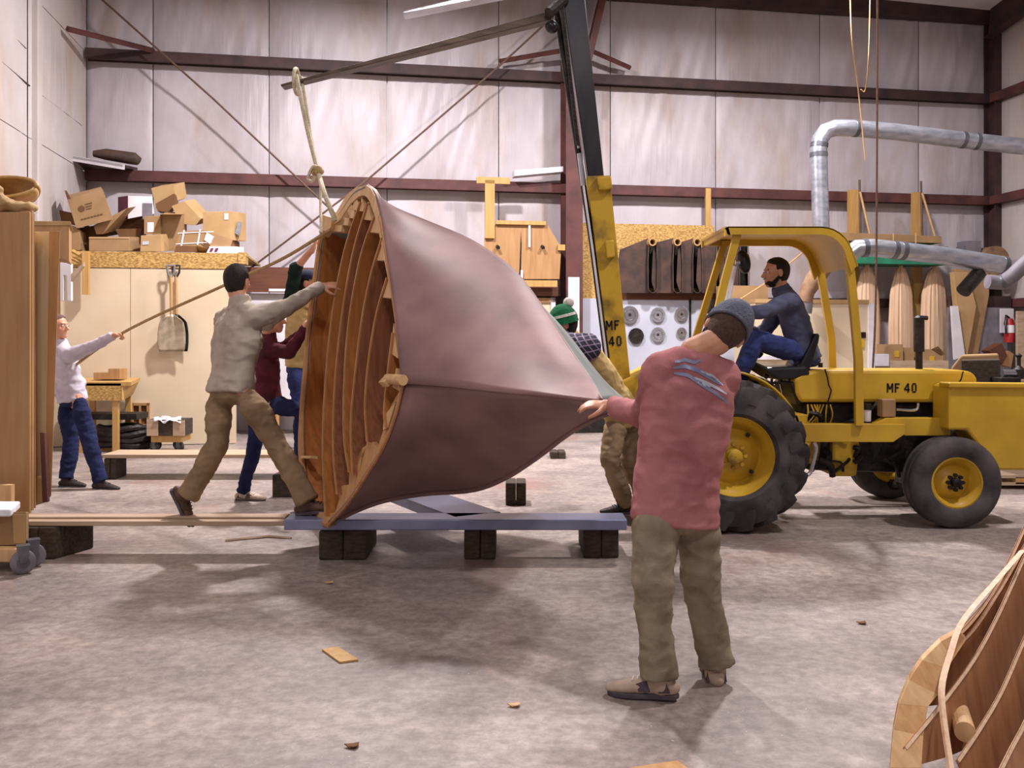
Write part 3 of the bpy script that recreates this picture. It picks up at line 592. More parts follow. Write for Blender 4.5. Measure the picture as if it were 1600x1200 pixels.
# hanging folded brown sheets
PX = [(966, 1014), (1018, 1053), (1057, 1084), (1088, 1120), (1124, 1157)]
hs = tag(MB().build('folded_sheet', 'felt') if False else thing('folded_sheet', 'long brown rubber sheet folded over pegs in hanging loops', 'sheet', BW(1060, 465, .5)), None)
Ytop = 378
for k, (xa, xb) in enumerate(PX):
    # front-facing flat fold
    top = [(xa+3, Ytop+12 if k == 0 else Ytop+2), (xb-1, Ytop-6), (xb, 458), (xa+6, 458), (xa, 408 if k == 0 else 440)]
    g = MB(); wpoly(g, top, .52+.03*k, .02); g.build('fold', 'felt', hs, bevel=.004)
    # loop edge: narrow hanging U strip seen from its end
    cx = xb+6; pts = []
    for a in range(13):
        an = math.pi*a/12; pts.append((cx-6.5*math.cos(an), 448+9*math.sin(an)))
    path = [(cx-5, Ytop)]+[(cx-7, 410)]+pts+[(cx+7, 410), (cx+5, Ytop)]
    g = [[BW(x, y, .62+.02*k-.5*j) for x, y in path] for j in range(2)]
    MB().sheet(g).build('loop', 'felt', hs, solid=.015, smooth=True)
    MB().lathe(BW(cx, Ytop, .66), -WN, [(0, .05), (.4, .05), (.4, .07), (0, .07)], 18).build('peg_ring', 'ash', hs)
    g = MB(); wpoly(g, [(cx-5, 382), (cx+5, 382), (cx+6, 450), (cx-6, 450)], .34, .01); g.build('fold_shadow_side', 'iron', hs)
g = MB(); wrect(g, 962, 457, 1165, 468, .36, .03); tag(g.build('brown_rail', 'brownpanel'), 'brown wooden rail beneath the folded sheets', 'rail')
# ================================================================ RIGHT BACK
g = MB(); wrect(g, 1130, 446, 1200, 478, 1.6, .3); tag(g.build('carton', 'card'), 'brown carton on the bench behind the driver', 'box')
cb = thing('cream_cabinet', 'big cream panelled cabinet with tan top edge behind the tractor canopy', 'cabinet', BW(1270, 600, 2.6))
g = MB(); wrect(g, 1180, 472, 1356, 640, 2.6, .8); g.build('body', 'beige', cb)
g = MB(); wrect(g, 1180, 467, 1358, 473, 2.63, .85); g.build('top_edge', 'card2', cb)
g = MB(); wrect(g, 1357, 474, 1367, 640, 2.62, .1); g.build('white_edge', 'paper', cb)
g = MB(); wrect(g, 1342, 519, 1353, 528, 2.62, .02); g.build('black_label', 'iron', cb)
g = MB(); wrect(g, 1343, 530, 1351, 543, 2.62, .02); g.build('yellow_label', 'yellow', cb)
g = MB(); wrect(g, 1170, 556, 1262, 562, 2.64, .05); g.build('ledge', 'white', cb)
for q, lab in (((1328, 296, 1343, 640), 'left pine post on the wall behind the duct'), ((1428, 300, 1441, 640), 'right pine post on the wall behind the duct')):
    g = MB(); wrect(g, *q, .3, .1); tag(g.build('pine_post', 'pine'), lab, 'post', 'pine posts on the right')
for a, b, lab in (((1343, 281), (1344, 370), 'thin dark upright stick beside the left pine post'), ((1439, 283), (1441, 370), 'thin dark upright stick beside the right pine post')):
    tag(MB().tube([BW(*a, .5), BW(*b, .5)], .02, 6).build('stick', 'cable'), lab, 'stick')
for a, b, lab in (((1344, 300), (1360, 371), 'thin slanting stick resting on the long carton at left'), ((1441, 302), (1464, 380), 'thin slanting stick resting on the long carton at right')):
    tag(MB().tube([BW(*a, .55), BW(*b, .75)], .022, 6).build('stick', 'ash'), lab, 'stick')
g = MB(); wpoly(g, [(1316, 363), (1471, 369), (1471, 380), (1316, 376)], .9, .4); lc = g.build('long_carton', 'card', bevel=.005); tag(lc, 'long flat carton lying across the top of the green board', 'box')
for x in (1395, 1430): g = MB(); wrect(g, x, 364, x+2, 380, .905, .01); g.build('strap', 'tape', lc)
g = MB(); wrect(g, 1315, 382, 1482, 411, .95, .6); tag(g.build('green_board', 'green'), 'green painted shelf board behind the metal duct', 'board')
for i, (x0, x1, y0, lab) in enumerate(((1334, 1376, 412, 'tall pale laminated wood plank with rounded top, leftmost of three'), (1388, 1428, 413, 'tall laminated wood plank with rounded top, middle of three'), (1439, 1482, 414, 'tall laminated wood plank with rounded top, rightmost of three'))):
    hb_ = MB(); rows = []
    for r in range(25):
        t = r/24; y = lerp(y0, 600, t); s = min(1, (t/.24))**.5*.72+.28*min(1, t*1.6+.2); hw = (x1-x0)/2*min(1, s*1.0)*(1 if t > 0 else .25)
        rows.append([BW((x0+x1)/2+hw*(j/16-1)*1.0*(2*j/16-1)/((j/16-1) or 1) if False else (x0+x1)/2+hw*(2*j/16-1), y, .55+.08*(1-(2*j/16-1)**2)+.02*abs(math.sin(j*1.2+i))) for j in range(17)])
    tag(hb_.sheet(rows).build('laminated_plank', 'grain', solid=-.05, smooth=True), lab, 'plank', 'laminated planks on the wall')
def kraft(lab, quads, m='card'):
    t = thing('paper_tube', lab, 'tube', BW(*quads[0][0][-1], quads[0][1]))
    for pts, off, mm in quads: wpoly(MB(), pts, off, .12).build('panel', mm, t, bevel=.01)
kraft('tall twisted kraft cardboard stand between the planks and the fire extinguisher', [([(1492, 420), (1545, 425), (1546, 460), (1528, 556), (1502, 556), (1510, 500)], 1.0, 'card'), ([(1490, 425), (1512, 425), (1526, 478), (1512, 556), (1500, 540)], 1.12, 'card2')])
g = MB(); wpoly(g, [(1487, 478), (1497, 478), (1508, 556), (1492, 562)], 1.2, .05); tag(g.build('white_strip', 'white'), 'leaning white strip left of the kraft cardboard stand', 'strip')
for lab, q, off in (('square carton with yellow label left under the planks', (1388, 538, 1411, 572), 1.4), ('plain small carton between the two labelled cartons', (1412, 543, 1428, 572), 1.3), ('open carton with yellow label under the right plank', (1443, 546, 1472, 572), 1.4)):
    t = thing('cardboard_box', lab, 'box', BW((q[0]+q[2])/2, q[3], off)); g = MB(); wrect(g, *q, off, .35); g.build('carton_body', 'card', t)
    if 'yellow' in lab: g = MB(); wrect(g, q[0]+10, q[1]+10, q[0]+17, q[1]+20, off+.01, .01); g.build('label', 'yellow', t)
    if 'open' in lab: MB().prism([BW(1455, 546, off), BW(1466, 541, off), BW(1477, 554, off), BW(1470, 556, off)], -WN*.02).build('flap', 'carddark', t)
g = MB(); wrect(g, 1367, 564, 1482, 640, 1.5, .6); tag(g.build('cloth_bench', 'pinex'), 'long pale bench top carrying the cartons under the planks', 'bench')
g = MB(); wrect(g, 1368, 553, 1389, 572, 1.55, .1); tag(g.build('white_radiator', 'white'), 'small white panel at the left end of the pale bench', 'panel')
# ducts
Yr = 13.4
def duct(lab, pts, r, Yl=None, m='galv', seams=(), name='metal_duct'):
    t = thing(name, lab, 'duct', pts[0]); MB().tube(pts, r, 20).build('pipe', m, t, smooth=True)
    for k in seams:
        a = pts[int(k)]; b = pts[int(k)+1]; q = lerp(a, b, k-int(k)); dd = (b-a).normalized()
        MB().tube([q-dd*.03, q+dd*.03], r*1.05, 20).build('collar', 'galvd', t, smooth=True)
    return t
arc = [P(1285, 420, 13), P(1281, 300, 13), P(1279, 235, 13), P(1281, 218, 13), P(1290, 205, 13), P(1304, 200, 13), P(1330, 200, 13), P(1400, 206, 13.1), P(1515, 220, 13.2), P(1700, 240, 13.4)]
duct('galvanised duct rising behind the canopy and bending right beneath the girts', arc, .12, seams=(1.9, 2.5, 6.1, 7.9, 8.05))
duct('brown fibre flex hose curving down from the rising duct to the cabinet', [P(1286, 400, 12.95), P(1284, 420, 12.9), P(1272, 438, 12.9), P(1261, 455, 12.9), P(1258, 472, 12.9)], [.13, .14, .13, .11, .10], m='flex')
tag(MB().lathe(BW(1258, 490, 2.8), UZ, [(0, .003), (0, .1), (.2, .12), (.2, .105), (.02, .09), (.02, .003)], 20).build('bucket', 'grey', smooth=True), 'small grey tub standing on the cream cabinet', 'bucket')
a2 = [P(1322, 402, 11.2), P(1340, 388, 11.2), P(1362, 387, 11.2), P(1392, 390, 11.2), P(1480, 400, 11.3), P(1572, 415, 11.4)]
duct('shiny galvanised duct running level behind the tractor canopy', a2, .112, seams=(1.5, 3.05, 3.2, 4.95))
duct('grey duct elbow rising to the right edge above the vise', [P(1543, 440, 11), P(1565, 442, 11), P(1583, 430, 10.9), P(1620, 395, 10.8)], .09, m='grey', seams=(1.2,))
duct('short black branch pipe slanting down from the level duct', [P(1530, 426, 11.4), P(1505, 455, 11.3)], .09, m='iron')
t = thing('blower', 'grey round dust blower on the wall at the far right of the duct', 'blower', BW(1560, 430, .9))
MB().lathe(BW(1557, 408, 1.0), -WN, [(0, .003), (0, .28), (.3, .28), (.3, .003)], 28).build('housing', 'flex', t, smooth=True)
g = MB(); wrect(g, 1512, 376, 1533, 400, .9, .3); wrect(g, 1505, 384, 1512, 396, .85, .2); g.build('motor', 'grey', t)
# fire extinguisher on a white plate, grey bench area
fe = thing('fire_extinguisher', 'red fire extinguisher with hose on a white wall plate', 'fire extinguisher', BW(1577, 536, 1.1))
g = MB(); wrect(g, 1563, 482, 1584, 520, 1.0, .02); g.build('plate', 'white', fe)
MB().lathe(BW(1577, 535, 1.12), UZ, [(0, .003), (0, .09), (.36, .09), (.44, .05), (.44, .003)], 20).build('cylinder', 'red', fe, smooth=True)
MB().lathe(BW(1577, 520, 1.12), UZ, [(0, .003), (0, .093), (.14, .093), (.14, .003)], 20).build('label', 'paper', fe, smooth=True)
MB().tube([BW(1577, 497, 1.12), BW(1572, 493, 1.14), BW(1571, 505, 1.2), BW(1572, 522, 1.2)], .02, 8).build('hose', 'black', fe, smooth=True)
g = MB(); wrect(g, 1482, 480, 1580, 640, .95, .04); tag(g.build('grey_panel', 'grey'), 'grey panel on the wall behind the fire extinguisher', 'panel')
g = MB(); wrect(g, 1486, 462, 1580, 480, .85, .1); tag(g.build('dark_shelf', 'steeldark'), 'dark steel shelf above the fire extinguisher', 'shelf')
g = MB(); wrect(g, 1590, 486, 1620, 640, 1.3, .05); tag(g.build('door_cabinet', 'pinex'), 'tan cupboard at the right edge behind the fire extinguisher', 'cabinet')
g = MB(); wpoly(g, [(1545, 548), (1566, 536), (1574, 556), (1566, 569)], 2.2, .2); tag(g.build('tilted_board', 'brownpanel'), 'brown board tilted behind the timber block', 'board')
g = MB(); wpoly(g, [(1566, 570), (1576, 548), (1584, 553), (1580, 574)], 2.1, .2); tag(g.build('tilted_board', 'ply'), 'tan board leaning right of the tilted brown board', 'board')
tag(MB().tube([BW(1128, 486, 2.4), BW(1200, 440, 2.0), BW(1264, 386, 1.6)], .014, 6).build('brace_cable', 'ash', smooth=True), 'thin pale cable slanting up behind the driver', 'cable')
# long cords hanging at the right
for lab, pts, r, m in (('long dark cord hanging in front of the level duct', [P(1371, -20, 9.5), P(1370, 300, 9.5), P(1368, 480, 9.5), P(1363, 592, 9.5)], .011, 'cable'), ('thin pale cord hanging left of the long dark cord', [P(1328, -20, 12), P(1331, 60, 12), P(1341, 140, 12.4), P(1352, 250, 12.6)], .008, 'ash'), ('second thin pale cord knotted at the upper girt', [P(1360, -20, 12), P(1357, 90, 12), P(1352, 140, 12.4), P(1345, 140, 12.4)], .007, 'ash')):
    tag(MB().tube(catmull(pts, 24), r, 6).build('hanging_cord', m, smooth=True), lab, 'cord', 'cords hanging at the right')
# ================================================================ PLANKS, BLOCKS, STEEL BEAMS
def beamx(name, lab, cat, px0, px1, Yf, z0, z1, wid, m, bevel=.004, group=None, slope=0):
    x0, x1 = (px0-CX)/F*Yf, (px1-CX)/F*Yf
    o = MB().hexa([V((x0, Yf, z0)), V((x1, Yf+slope, z0)), V((x1, Yf+slope, z1)), V((x0, Yf, z1))], [V((x0, Yf+wid, z0)), V((x1, Yf+wid+slope, z0)), V((x1, Yf+wid+slope, z1)), V((x0, Yf+wid, z1))]).build(name, m, bevel=bevel)
    return tag(o, lab, cat, group)
def timber(lab, px0, px1, Yf, h, dep, name='timber_block', slant=0.0):
    x0, x1 = (px0-CX)/F*Yf, (px1-CX)/F*Yf; t = thing(name, lab, 'block', V(((x0+x1)/2, Yf, 0)), 'timber blocks under beams and planks')
    n = 2
    for k in range(n):
        a, b = lerp(x0, x1, k/n)+(.004 if k else 0), lerp(x0, x1, (k+1)/n)
        MB().hexa([V((a, Yf, 0)), V((b, Yf, 0)), V((b, Yf+.01*k, h)), V((a, Yf+.01*k, h))], [V((a+slant, Yf+dep, 0)), V((b+slant, Yf+dep, 0)), V((b+slant, Yf+dep, h)), V((a+slant, Yf+dep, h))]).build('baulk', 'timber', t, bevel=.012)
timber('dark timber block under the left end of the blue beam, below the hull', 498, 572, 6.28, .205, .5)
timber('split timber block under the middle of the blue beam', 725, 774, 6.30, .205, .5)
timber('timber block under the right end of the blue beam', 912, 967, 6.34, .205, .5)
timber('timber block under the left end of the near plank, beside the caster dolly', 30, 84, 6.3, .225, .35, slant=.12)
beamx('steel_beam', 'blue grey steel beam resting on timber blocks under the hull', 'beam', 443, 980, 6.28, .21, .285, .25, 'bluebeam', .008)
beamx('wood_plank', 'pale pine plank on the floor side where the grey-sweatered man steps', 'plank', 20, 505, 6.34, .228, .262, .26, 'pinex', group='long planks')
beamx('wood_plank', 'thin pine plank lying on the near plank in a parallel strip', 'plank', 20, 446, 6.42, .2625, .278, .12, 'pinex', group='long planks')
beamx('wood_plank', 'far pine plank crossing in front of the plywood wall', 'plank', 158, 560, 9.9, .235, .275, .45, 'pinex', group='long planks')
timber('small timber block under the left end of the far plank', 162, 180, 9.9, .232, .3)
timber('dark timber block standing on the floor beyond the hull at right', 790, 822, 8.35, .21, .3)
timber('low timber offcut lying by the far wall between hull and plaid man', 860, 884, 11.6, .09, .3)
# second blue beam angled away
q = [P(622, 776, 7.05), P(672, 770, 7.15), P(782, 818, 6.55), P(706, 822, 6.48)]
a0, a1 = G(652, 770, .285), G(745, 803, .285); dd = (a1-a0); dd.z = 0; sd = V((dd.y, -dd.x, 0)).normalized()*.19
a1 = a1+dd*.02; a0 = a0-dd*.6
o = MB().hexa([a0-sd, a0+sd, a0+sd-UZ*.08, a0-sd-UZ*.08], [a1-sd, a1+sd, a1+sd-UZ*.08, a1-sd-UZ*.08]).build('steel_beam', 'bluebeam', bevel=.008); o.location.z -= .0
tag(o, 'short blue grey steel beam running away from the long beam behind the hull', 'beam')
# ================================================================ HULL SECTION
K0, L0, B0 = P(627, 600, 5.6), P(478, 560, 7.2), P(512, 818, 6.24)
HN = (L0-K0).cross(B0-K0).normalized()
if HN.x > 0: HN = -HN
CAMP = V((0, 0, H))
def OPp(px, py, dn=0.0):    # pixel onto the opening plane, shifted dn outward
    d = P(px, py, 1.0)-CAMP; return CAMP+d*((K0+HN*dn-CAMP).dot(HN)/d.dot(HN))
hull = thing('boat_hull', 'large moulded hull section with dusty red skin hanging tilted from the fork', 'boat hull', V((-0.8, 6.6, .285)), None)
near_up = catmull([OPp(*q) for q in ((572, 290), (584, 303), (591, 330), (598, 362), (608, 424), (619, 495), (625, 545), (630, 600))], 25)
near_lo = catmull([OPp(*q) for q in ((630, 600), (616, 655), (598, 700), (573, 742), (545, 785), (514, 820))], 25)
far_up = catmull([OPp(*q) for q in ((572, 290), (553, 300), (535, 325), (515, 352), (503, 368), (492, 440), (482, 520), (477, 585))], 25)
far_lo = catmull([OPp(*q) for q in ((477, 585), (472, 650), (473, 720), (481, 775), (494, 810), (514, 820))], 25)
NU = 41
Ts = catmull([near_up[0]]+[P(*q) for q in ((606, 322, 6.7), (660, 346, 6.6), (735, 378, 6.45), (798, 422, 6.2), (842, 478, 5.9), (885, 545, 5.5), (918, 593, 5.05), (936, 626, 4.7))], NU)
Ks = catmull([near_up[-1]]+[P(*q) for q in ((700, 606, 5.35), (780, 615, 5.08), (860, 622, 4.82), (933, 630, 4.6))], NU)
Bs = catmull([near_lo[-1]]+[P(*q) for q in ((550, 800, 6.25), (600, 782, 6.25), (665, 771, 6.2), (735, 766, 6.1), (785, 748, 5.9), (835, 716, 5.65), (885, 678, 5.4), (925, 655, 5.2), (950, 645, 5.1))], NU)
Fs = catmull([far_up[-1]]+[P(*q) for q in ((600, 560, 7.8), (720, 560, 7.8), (830, 530, 7.4), (905, 560, 6.9), (950, 600, 6.4), (984, 630, 6.0))], NU)
def patch(As, Cs, sec, bl=None, p=1.0):
    g = []
    for i in range(NU):
        u = i/(NU-1); row = []; n = len(sec)
        for j in range(n):
            v = j/(n-1); base = lerp(As[i], Cs[i], v); res = sec[j]-lerp(sec[0], sec[-1], v)
            row.append(base+res*(1-u)**p+(bl(u, v) if bl else V()))
        g.append(row)
    return g
MB().sheet(patch(Ts, Ks, near_up, lambda u, v: V((0.02, -.10, -.02))*math.sin(math.pi*v)*math.sin(math.pi*u), 2.2)).build('upper_skin', 'skin_out', hull, smooth=True, solid=.022)
MB().sheet(patch(Ks, Bs, near_lo, lambda u, v: V((0.0, .10, -.02))*math.sin(math.pi*v)*math.sin(math.pi*u), 1.8)).build('lower_skin', 'skin_out', hull, smooth=True, solid=.022)
MB().sheet(patch(Ts, Fs, far_up, lambda u, v: V((0, .0, .02))*math.sin(math.pi*v)*u, 1.4)).build('far_upper_skin', 'greygreen', hull, smooth=True, solid=-.02)
MB().sheet(patch(Fs, Bs, far_lo, None, 1.2)).build('far_lower_skin', 'greygreen', hull, smooth=True, solid=-.02)
def inset(gr, rev=False): return [[p+V((.035, -.035, 0))*min(1, 4*((len(r)-1-j) if rev else j)/len(r))*(1-i/13) for j, p in enumerate(r)] for i, r in enumerate(gr[:12])]
MB().sheet(inset(patch(Ts, Fs, far_up, lambda u, v: V((0, .0, .02))*math.sin(math.pi*v)*u, 1.4))).build('inner_planking', 'hullwood', hull, smooth=True)
MB().sheet(inset(patch(Fs, Bs, far_lo, None, 1.2), True)).build('inner_planking', 'hullwood', hull, smooth=True)
# pale trim along the open edge of the far side
INW = -HN
MB().tube([p+INW*.01 for p in Ts[2:]], .017, 8).build('ridge_seam', 'skin_out', hull, smooth=True)
MB().tube([p+INW*.01 for p in Bs[2:]], .017, 8).build('keel_seam', 'skin_out', hull, smooth=True)
MB().tube([p+V((0, -.012, 0)) for p in near_up[8:]]+[p+V((0, -.012, 0)) for p in near_lo], .012, 6).build('rim_edge', 'ribedge', hull, smooth=True)
MB().tube(far_up[12:]+far_lo, .024, 8).build('rim_edge', 'ribedge', hull, smooth=True)
def rib(pts, depth, th, m='hullwood', name='rib', dn=0.0, n=26):
    c = catmull([OPp(x, y, dn) for x, y in pts], n); side = (K0-L0); side = (side-HN*side.dot(HN)).normalized()
    vs = []; fs = []
    for k, p in enumerate(c):
        dp = depth*(0.25+0.75*min(1, 4*min(k, n-1-k)/(n-1)+.1))
        vs += [p, p+side*th, p+side*th+INW*dp, p+INW*dp]
    for k in range(n-1):
        a, b = 4*k, 4*k+4; fs += [(a, a+1, b+1, b), (a+1, a+2, b+2, b+1), (a+2, a+3, b+3, b+2), (a+3, a, b, b+3)]
    fs += [(0, 3, 2, 1), (4*n-4, 4*n-3, 4*n-2, 4*n-1)]
    o = MB().add(vs, fs).build(name, m, hull)
    e = MB(); vs = []; fs = []
    for k, p in enumerate(c): vs += [p+HN*.001, p+side*(th+.001)+HN*.001, p+side*(th+.001)+HN*.012, p+HN*.012]
    for k in range(n-1):
        a, b = 4*k, 4*k+4; fs += [(a, a+1, b+1, b), (a+1, a+2, b+2, b+1), (a+2, a+3, b+3, b+2), (a+3, a, b, b+3)]
    e.add(vs, fs+[(0, 3, 2, 1), (4*n-4, 4*n-3, 4*n-2, 4*n-1)]).build('edge_band', 'ribedge', o)
    return o
rib([(502, 362), (489, 450), (478, 560), (470, 650), (468, 705), (475, 760), (488, 800)], .34, .02, 'hullwood', 'side_board')
RL = [[(563, 316), (538, 395), (520, 490), (509, 600), (505, 700), (509, 806)],
      [(574, 318), (551, 400), (534, 500), (524, 600), (521, 700), (527, 772)],
      [(585, 338), (563, 405), (546, 500), (539, 590), (538, 680), (546, 738)],
      [(597, 372), (580, 430), (566, 500), (556, 580), (549, 660), (551, 742)],
      [(605, 434), (589, 490), (577, 560), (571, 630), (574, 690)],
      [(614, 520), (607, 580), (601, 640), (603, 668)]]
for i, r_ in enumerate(RL): rib(r_, .34 if i < 4 else .25, .015, 'hullwood2' if i in (1, 3, 4) else 'hullwood')
def oply(pts, m, name, dn0, th, bevel=0.0): return MB().prism([OPp(x, y, dn0) for x, y in pts], INW*th).build(name, m, hull, bevel=bevel)
# pale plywood arch round the top
arch_o = [(498, 362), (508, 345), (525, 332), (541, 305), (557, 293), (572, 289), (579, 294), (585, 305), (592, 330), (599, 362), (609, 424), (619, 490)]
arch_i = [(503, 372), (514, 356), (531, 344), (546, 320), (560, 307), (568, 305), (573, 308), (577, 314), (584, 333), (592, 364), (604, 425), (616, 490)]
for k in range(len(arch_o)-1): oply([arch_o[k], arch_o[k+1], arch_i[k+1], arch_i[k]], 'plyl', 'arch_segment', .004, .05)
for w_ in ([(503, 335), (519, 340), (514, 362), (501, 360)],): oply(w_, 'plyl', 'corner_block', .03, .05, .003)
for pts in ([(540, 322), (546, 338), (544, 352), (529, 351)], [(548, 315), (554, 331), (552, 341), (537, 340)], [(556, 309), (563, 322), (562, 329), (549, 328)], [(565, 308), (569, 322), (567, 330), (561, 330)],
            [(523, 338), (535, 350), (533, 362), (516, 361)], [(534, 330), (538, 345), (536, 352), (524, 352)], [(575, 315), (580, 344), (566, 343)], [(586, 336), (593, 364), (577, 363)], [(597, 373), (604, 407), (587, 407)], [(607, 430), (613, 466), (598, 465)], [(615, 505), (622, 560), (610, 552)], [(619, 575), (626, 612), (613, 605)], [(600, 650), (618, 628), (606, 668), (598, 672)]):
    oply(pts, 'plyl', 'wedge_block', -.005, .07)
MB().tube([OPp(606, 592, .03), OPp(630, 594, .03)], .034, 14).build('peg', 'plyl', hull, smooth=True)
MB().tube([OPp(598, 597, .05), OPp(607, 597, .05)], .03, 4).build('corner_block', 'plyl', hull)
for pts in ([(607, 640), (627, 606), (615, 660), (600, 694), (590, 700), (600, 668)], [(590, 700), (600, 692), (572, 742), (563, 735), (573, 690), (583, 690)], [(563, 735), (572, 742), (548, 782), (530, 780), (528, 760), (545, 757), (546, 738)], [(530, 780), (548, 782), (527, 806), (515, 818), (502, 812), (505, 806), (524, 800)], [(547, 740), (562, 736), (566, 700), (573, 695), (550, 745)]):
    oply(pts, 'edge', 'bottom_strip', -.03, .03)
oply([(488, 800), (505, 800), (514, 820), (500, 812)], 'edge', 'toe_block', .01, .06)
oply([(470, 712), (486, 712), (486, 716), (470, 716)], 'plyl', 'cleat', .03, .05)
# inner lining so that the inside is closed by brown boards
lin = [[lerp(OPp(545, 345, -.4), OPp(622, 560, -.3), t), lerp(OPp(500, 480, -.5), OPp(622, 600, -.3), t), lerp(OPp(490, 650, -.45), OPp(605, 650, -.3), t), lerp(OPp(512, 790, -.2), OPp(560, 740, -.15), t)] for t in [i/8 for i in range(9)]]
MB().sheet(lin).build('inner_lining', 'hullwood2', hull, smooth=True, solid=.01)
# ropes
def rope(lab, pts, r=.013, n=40, name='rope', m='sling', group='ropes'): return tag(MB().tube(catmull(pts, n), r, 8).build(name, m, smooth=True), lab, 'rope', group)
FT = P(467, 124, 7.9); AP = OPp(524, 345, .03)
rope('pale rope sling falling from the fork tip to the top of the hull', [P(463, 118, 7.82), P(480, 200, 7.6), P(497, 268, 7.4), P(508, 305, 7.1), AP], .02)
rope('second strand of the pale sling beside the first, knotted halfway', [P(471, 120, 7.95), P(484, 200, 7.66), P(495, 268, 7.42), P(500, 275, 7.4)], .014)
rope('small loop of rope hanging from the sling knot', [P(497, 262, 7.38), P(490, 260, 7.38), P(484, 270, 7.38), P(481, 280, 7.38), P(488, 283, 7.38), P(494, 272, 7.38), P(497, 265, 7.38)], .014)
kn = MB(); [kn.ell(P(496+dx, 264+dy, 7.38), (.04, .03, .03)) for dx, dy in ((0, 0), (3, 4), (-2, 6))]; tag(kn.build('rope_knot', 'rope', smooth=True), 'knot tied halfway down the pale sling', 'knot')
rope('thin rope hanging straight down from the knot to the side board', [P(501, 275, 7.35), P(501, 320, 7.2), P(502, 364, 7.0)], .011)
lp = [FT+V((.0, .11*math.cos(a*.628), .11*math.sin(a*.628)))+V((-.02, 0, -.02)) for a in range(11)]; rope('rope wrapped around the fork tip', lp, .016)
HND = P(190, 521, 9.05)
rope('long tan hauling rope from the white-sweatered man to the hull top', [P(84, 596, 9.5), HND, P(350, 446, 8.3), P(440, 405, 7.65), OPp(518, 358, .02)], .015, 30, 'rope', 'rope')
# ================================================================ FORKLIFT TRACTOR
TY = 7.95            # centre line depth
tr = thing('forklift_tractor', 'yellow industrial tractor with canopy and rear fork mast, seen from its side', 'tractor', V((2.6, TY, 0)))
def wheel(name, px, py, Yc, r, wd, rimr, lugs):
    c = P(px, py, Yc); c.z = r; ax = V((0, -1, 0)); h = wd/2; n = 44
    if lugs: prof = [(-h*.8, rimr), (-h, rimr*1.1), (-h*1.0, r*.78), (-h*.85, r*.9), (-h*.4, r*.93), (h*.4, r*.93), (h*.85, r*.9), (h, r*.78), (h, rimr*1.1), (h*.8, rimr)]
    else: prof = [(-h*.7, rimr), (-h*.9, rimr*1.12), (-h, r*.8), (-h*.9, r*.92), (-h*.72, r*.985), (-h*.5, r), (-h*.45, r*.97), (-h*.2, r*.97), (-h*.15, r), (h*.15, r), (h*.2, r*.97), (h*.45, r*.97), (h*.5, r), (h*.72, r*.985), (h*.9, r*.92), (h, r*.8), (h*.9, rimr*1.12), (h*.7, rimr)]
    mb = MB().lathe(c, ax, prof, n)
    if lugs:
        K = 17
        for side in (-1, 1):
            for k in range(K):
                a0 = 2*math.pi*(k+(.5 if side > 0 else 0))/K
                def pt(al, hh, rr): return c+ax*hh+V((math.cos(al), 0, math.sin(al)))*rr
                path = [(0, 0, .93, 1.0), (.13, .45, .92, .995), (.27, .88, .88, .965), (.36, 1.04, .70, .80)]; rows = []
                for al, hh, ri, ro in path:
                    wv = .062+.02*hh
                    rows.append([pt(a0+al-wv, side*hh*h, r*ri), pt(a0+al-wv*.6, side*hh*h*1.02, r*ro), pt(a0+al+wv*.6, side*hh*h*1.02, r*ro), pt(a0+al+wv, side*hh*h, r*ri)])
                mb.rings(rows)
    ty = mb.build(name, 'tyre', tr, smooth=True)
    ty_face = h*.55
    rim = MB().lathe(c, ax, [(-h*.8, rimr*1.02), (h*.8, rimr*1.06), (h*.82, rimr), (h*.55, rimr*.9), (h*.5, rimr*.86), (h*.1, rimr*.80), (h*.02, rimr*.74), (h*.25, rimr*.55), (h*.45, rimr*.36), (h*.45, .01), (-h*.4, .01), (-h*.4, rimr*.9)], 36).build('wheel_rim', 'yellow', ty, smooth=True)
    hub = MB().lathe(c, ax, [(h*.4, rimr*.2), (h*.85, rimr*.19), (h*.9, rimr*.15), (h*.9, .004), (h*.4, .004)], 24).build('hub', 'iron' if not lugs else 'yellowd', ty, smooth=True)
    bl = MB(); nb = 8
    for k in range(nb):
        a = 2*math.pi*k/nb; q = c+V((math.cos(a), 0, math.sin(a)))*rimr*.30+ax*h*.45
        bl.tube([q, q+ax*.03], .016, 6)
    bl.build('wheel_nuts', 'iron' if not lugs else 'yellowd', ty)['kind'] = 'stuff'
    if lugs:
        sl = MB()
        for a in (.9, 2.5, -.7, -2.4): q = c+V((math.cos(a), 0, math.sin(a)))*rimr*.66+ax*h*.2; sl.tube([q, q+ax*.02], .018, 8)
        sl.build('rim_holes', 'iron', ty)
    return ty
wheel('rear_tyre', 1141, 714, 7.28, .615, .40, .315, True)
wheel('rear_tyre', 1150, 714, 8.75, .615, .40, .315, True)
wheel('front_tyre', 1486, 757, 7.42, .375, .26, .20, False)
wheel('front_tyre', 1386, 757, 8.78, .375, .26, .20, False)
yn, yf = 7.66, 8.22
def tp(pts, y0, y1, m, name, bevel=.006, parent=None): return MB().prism([P(x, y, y0) for x, y in pts], V((0, y1-y0, 0))).build(name, m, parent or tr, bevel=bevel)
hood = tp([(1241, 592), (1250, 583), (1275, 578), (1500, 578), (1520, 581), (1528, 590), (1528, 629), (1250, 629), (1243, 615)], yn, yf, 'yellow', 'hood', .03)
cr1 = MB().tube([P(1289, 577, yn-.002), P(1293, 590, yn-.004), (P(1295, 602, yn-.004)), P(1299, 610, yn-.004), P(1293, 630, yn-.004)], .006, 6).build('panel_gap', 'iron', hood)
MB().tube([P(1505, 580, yn-.003), P(1502, 592, yn-.004), P(1497, 600, yn-.004)], .006, 6).build('panel_gap', 'iron', hood)
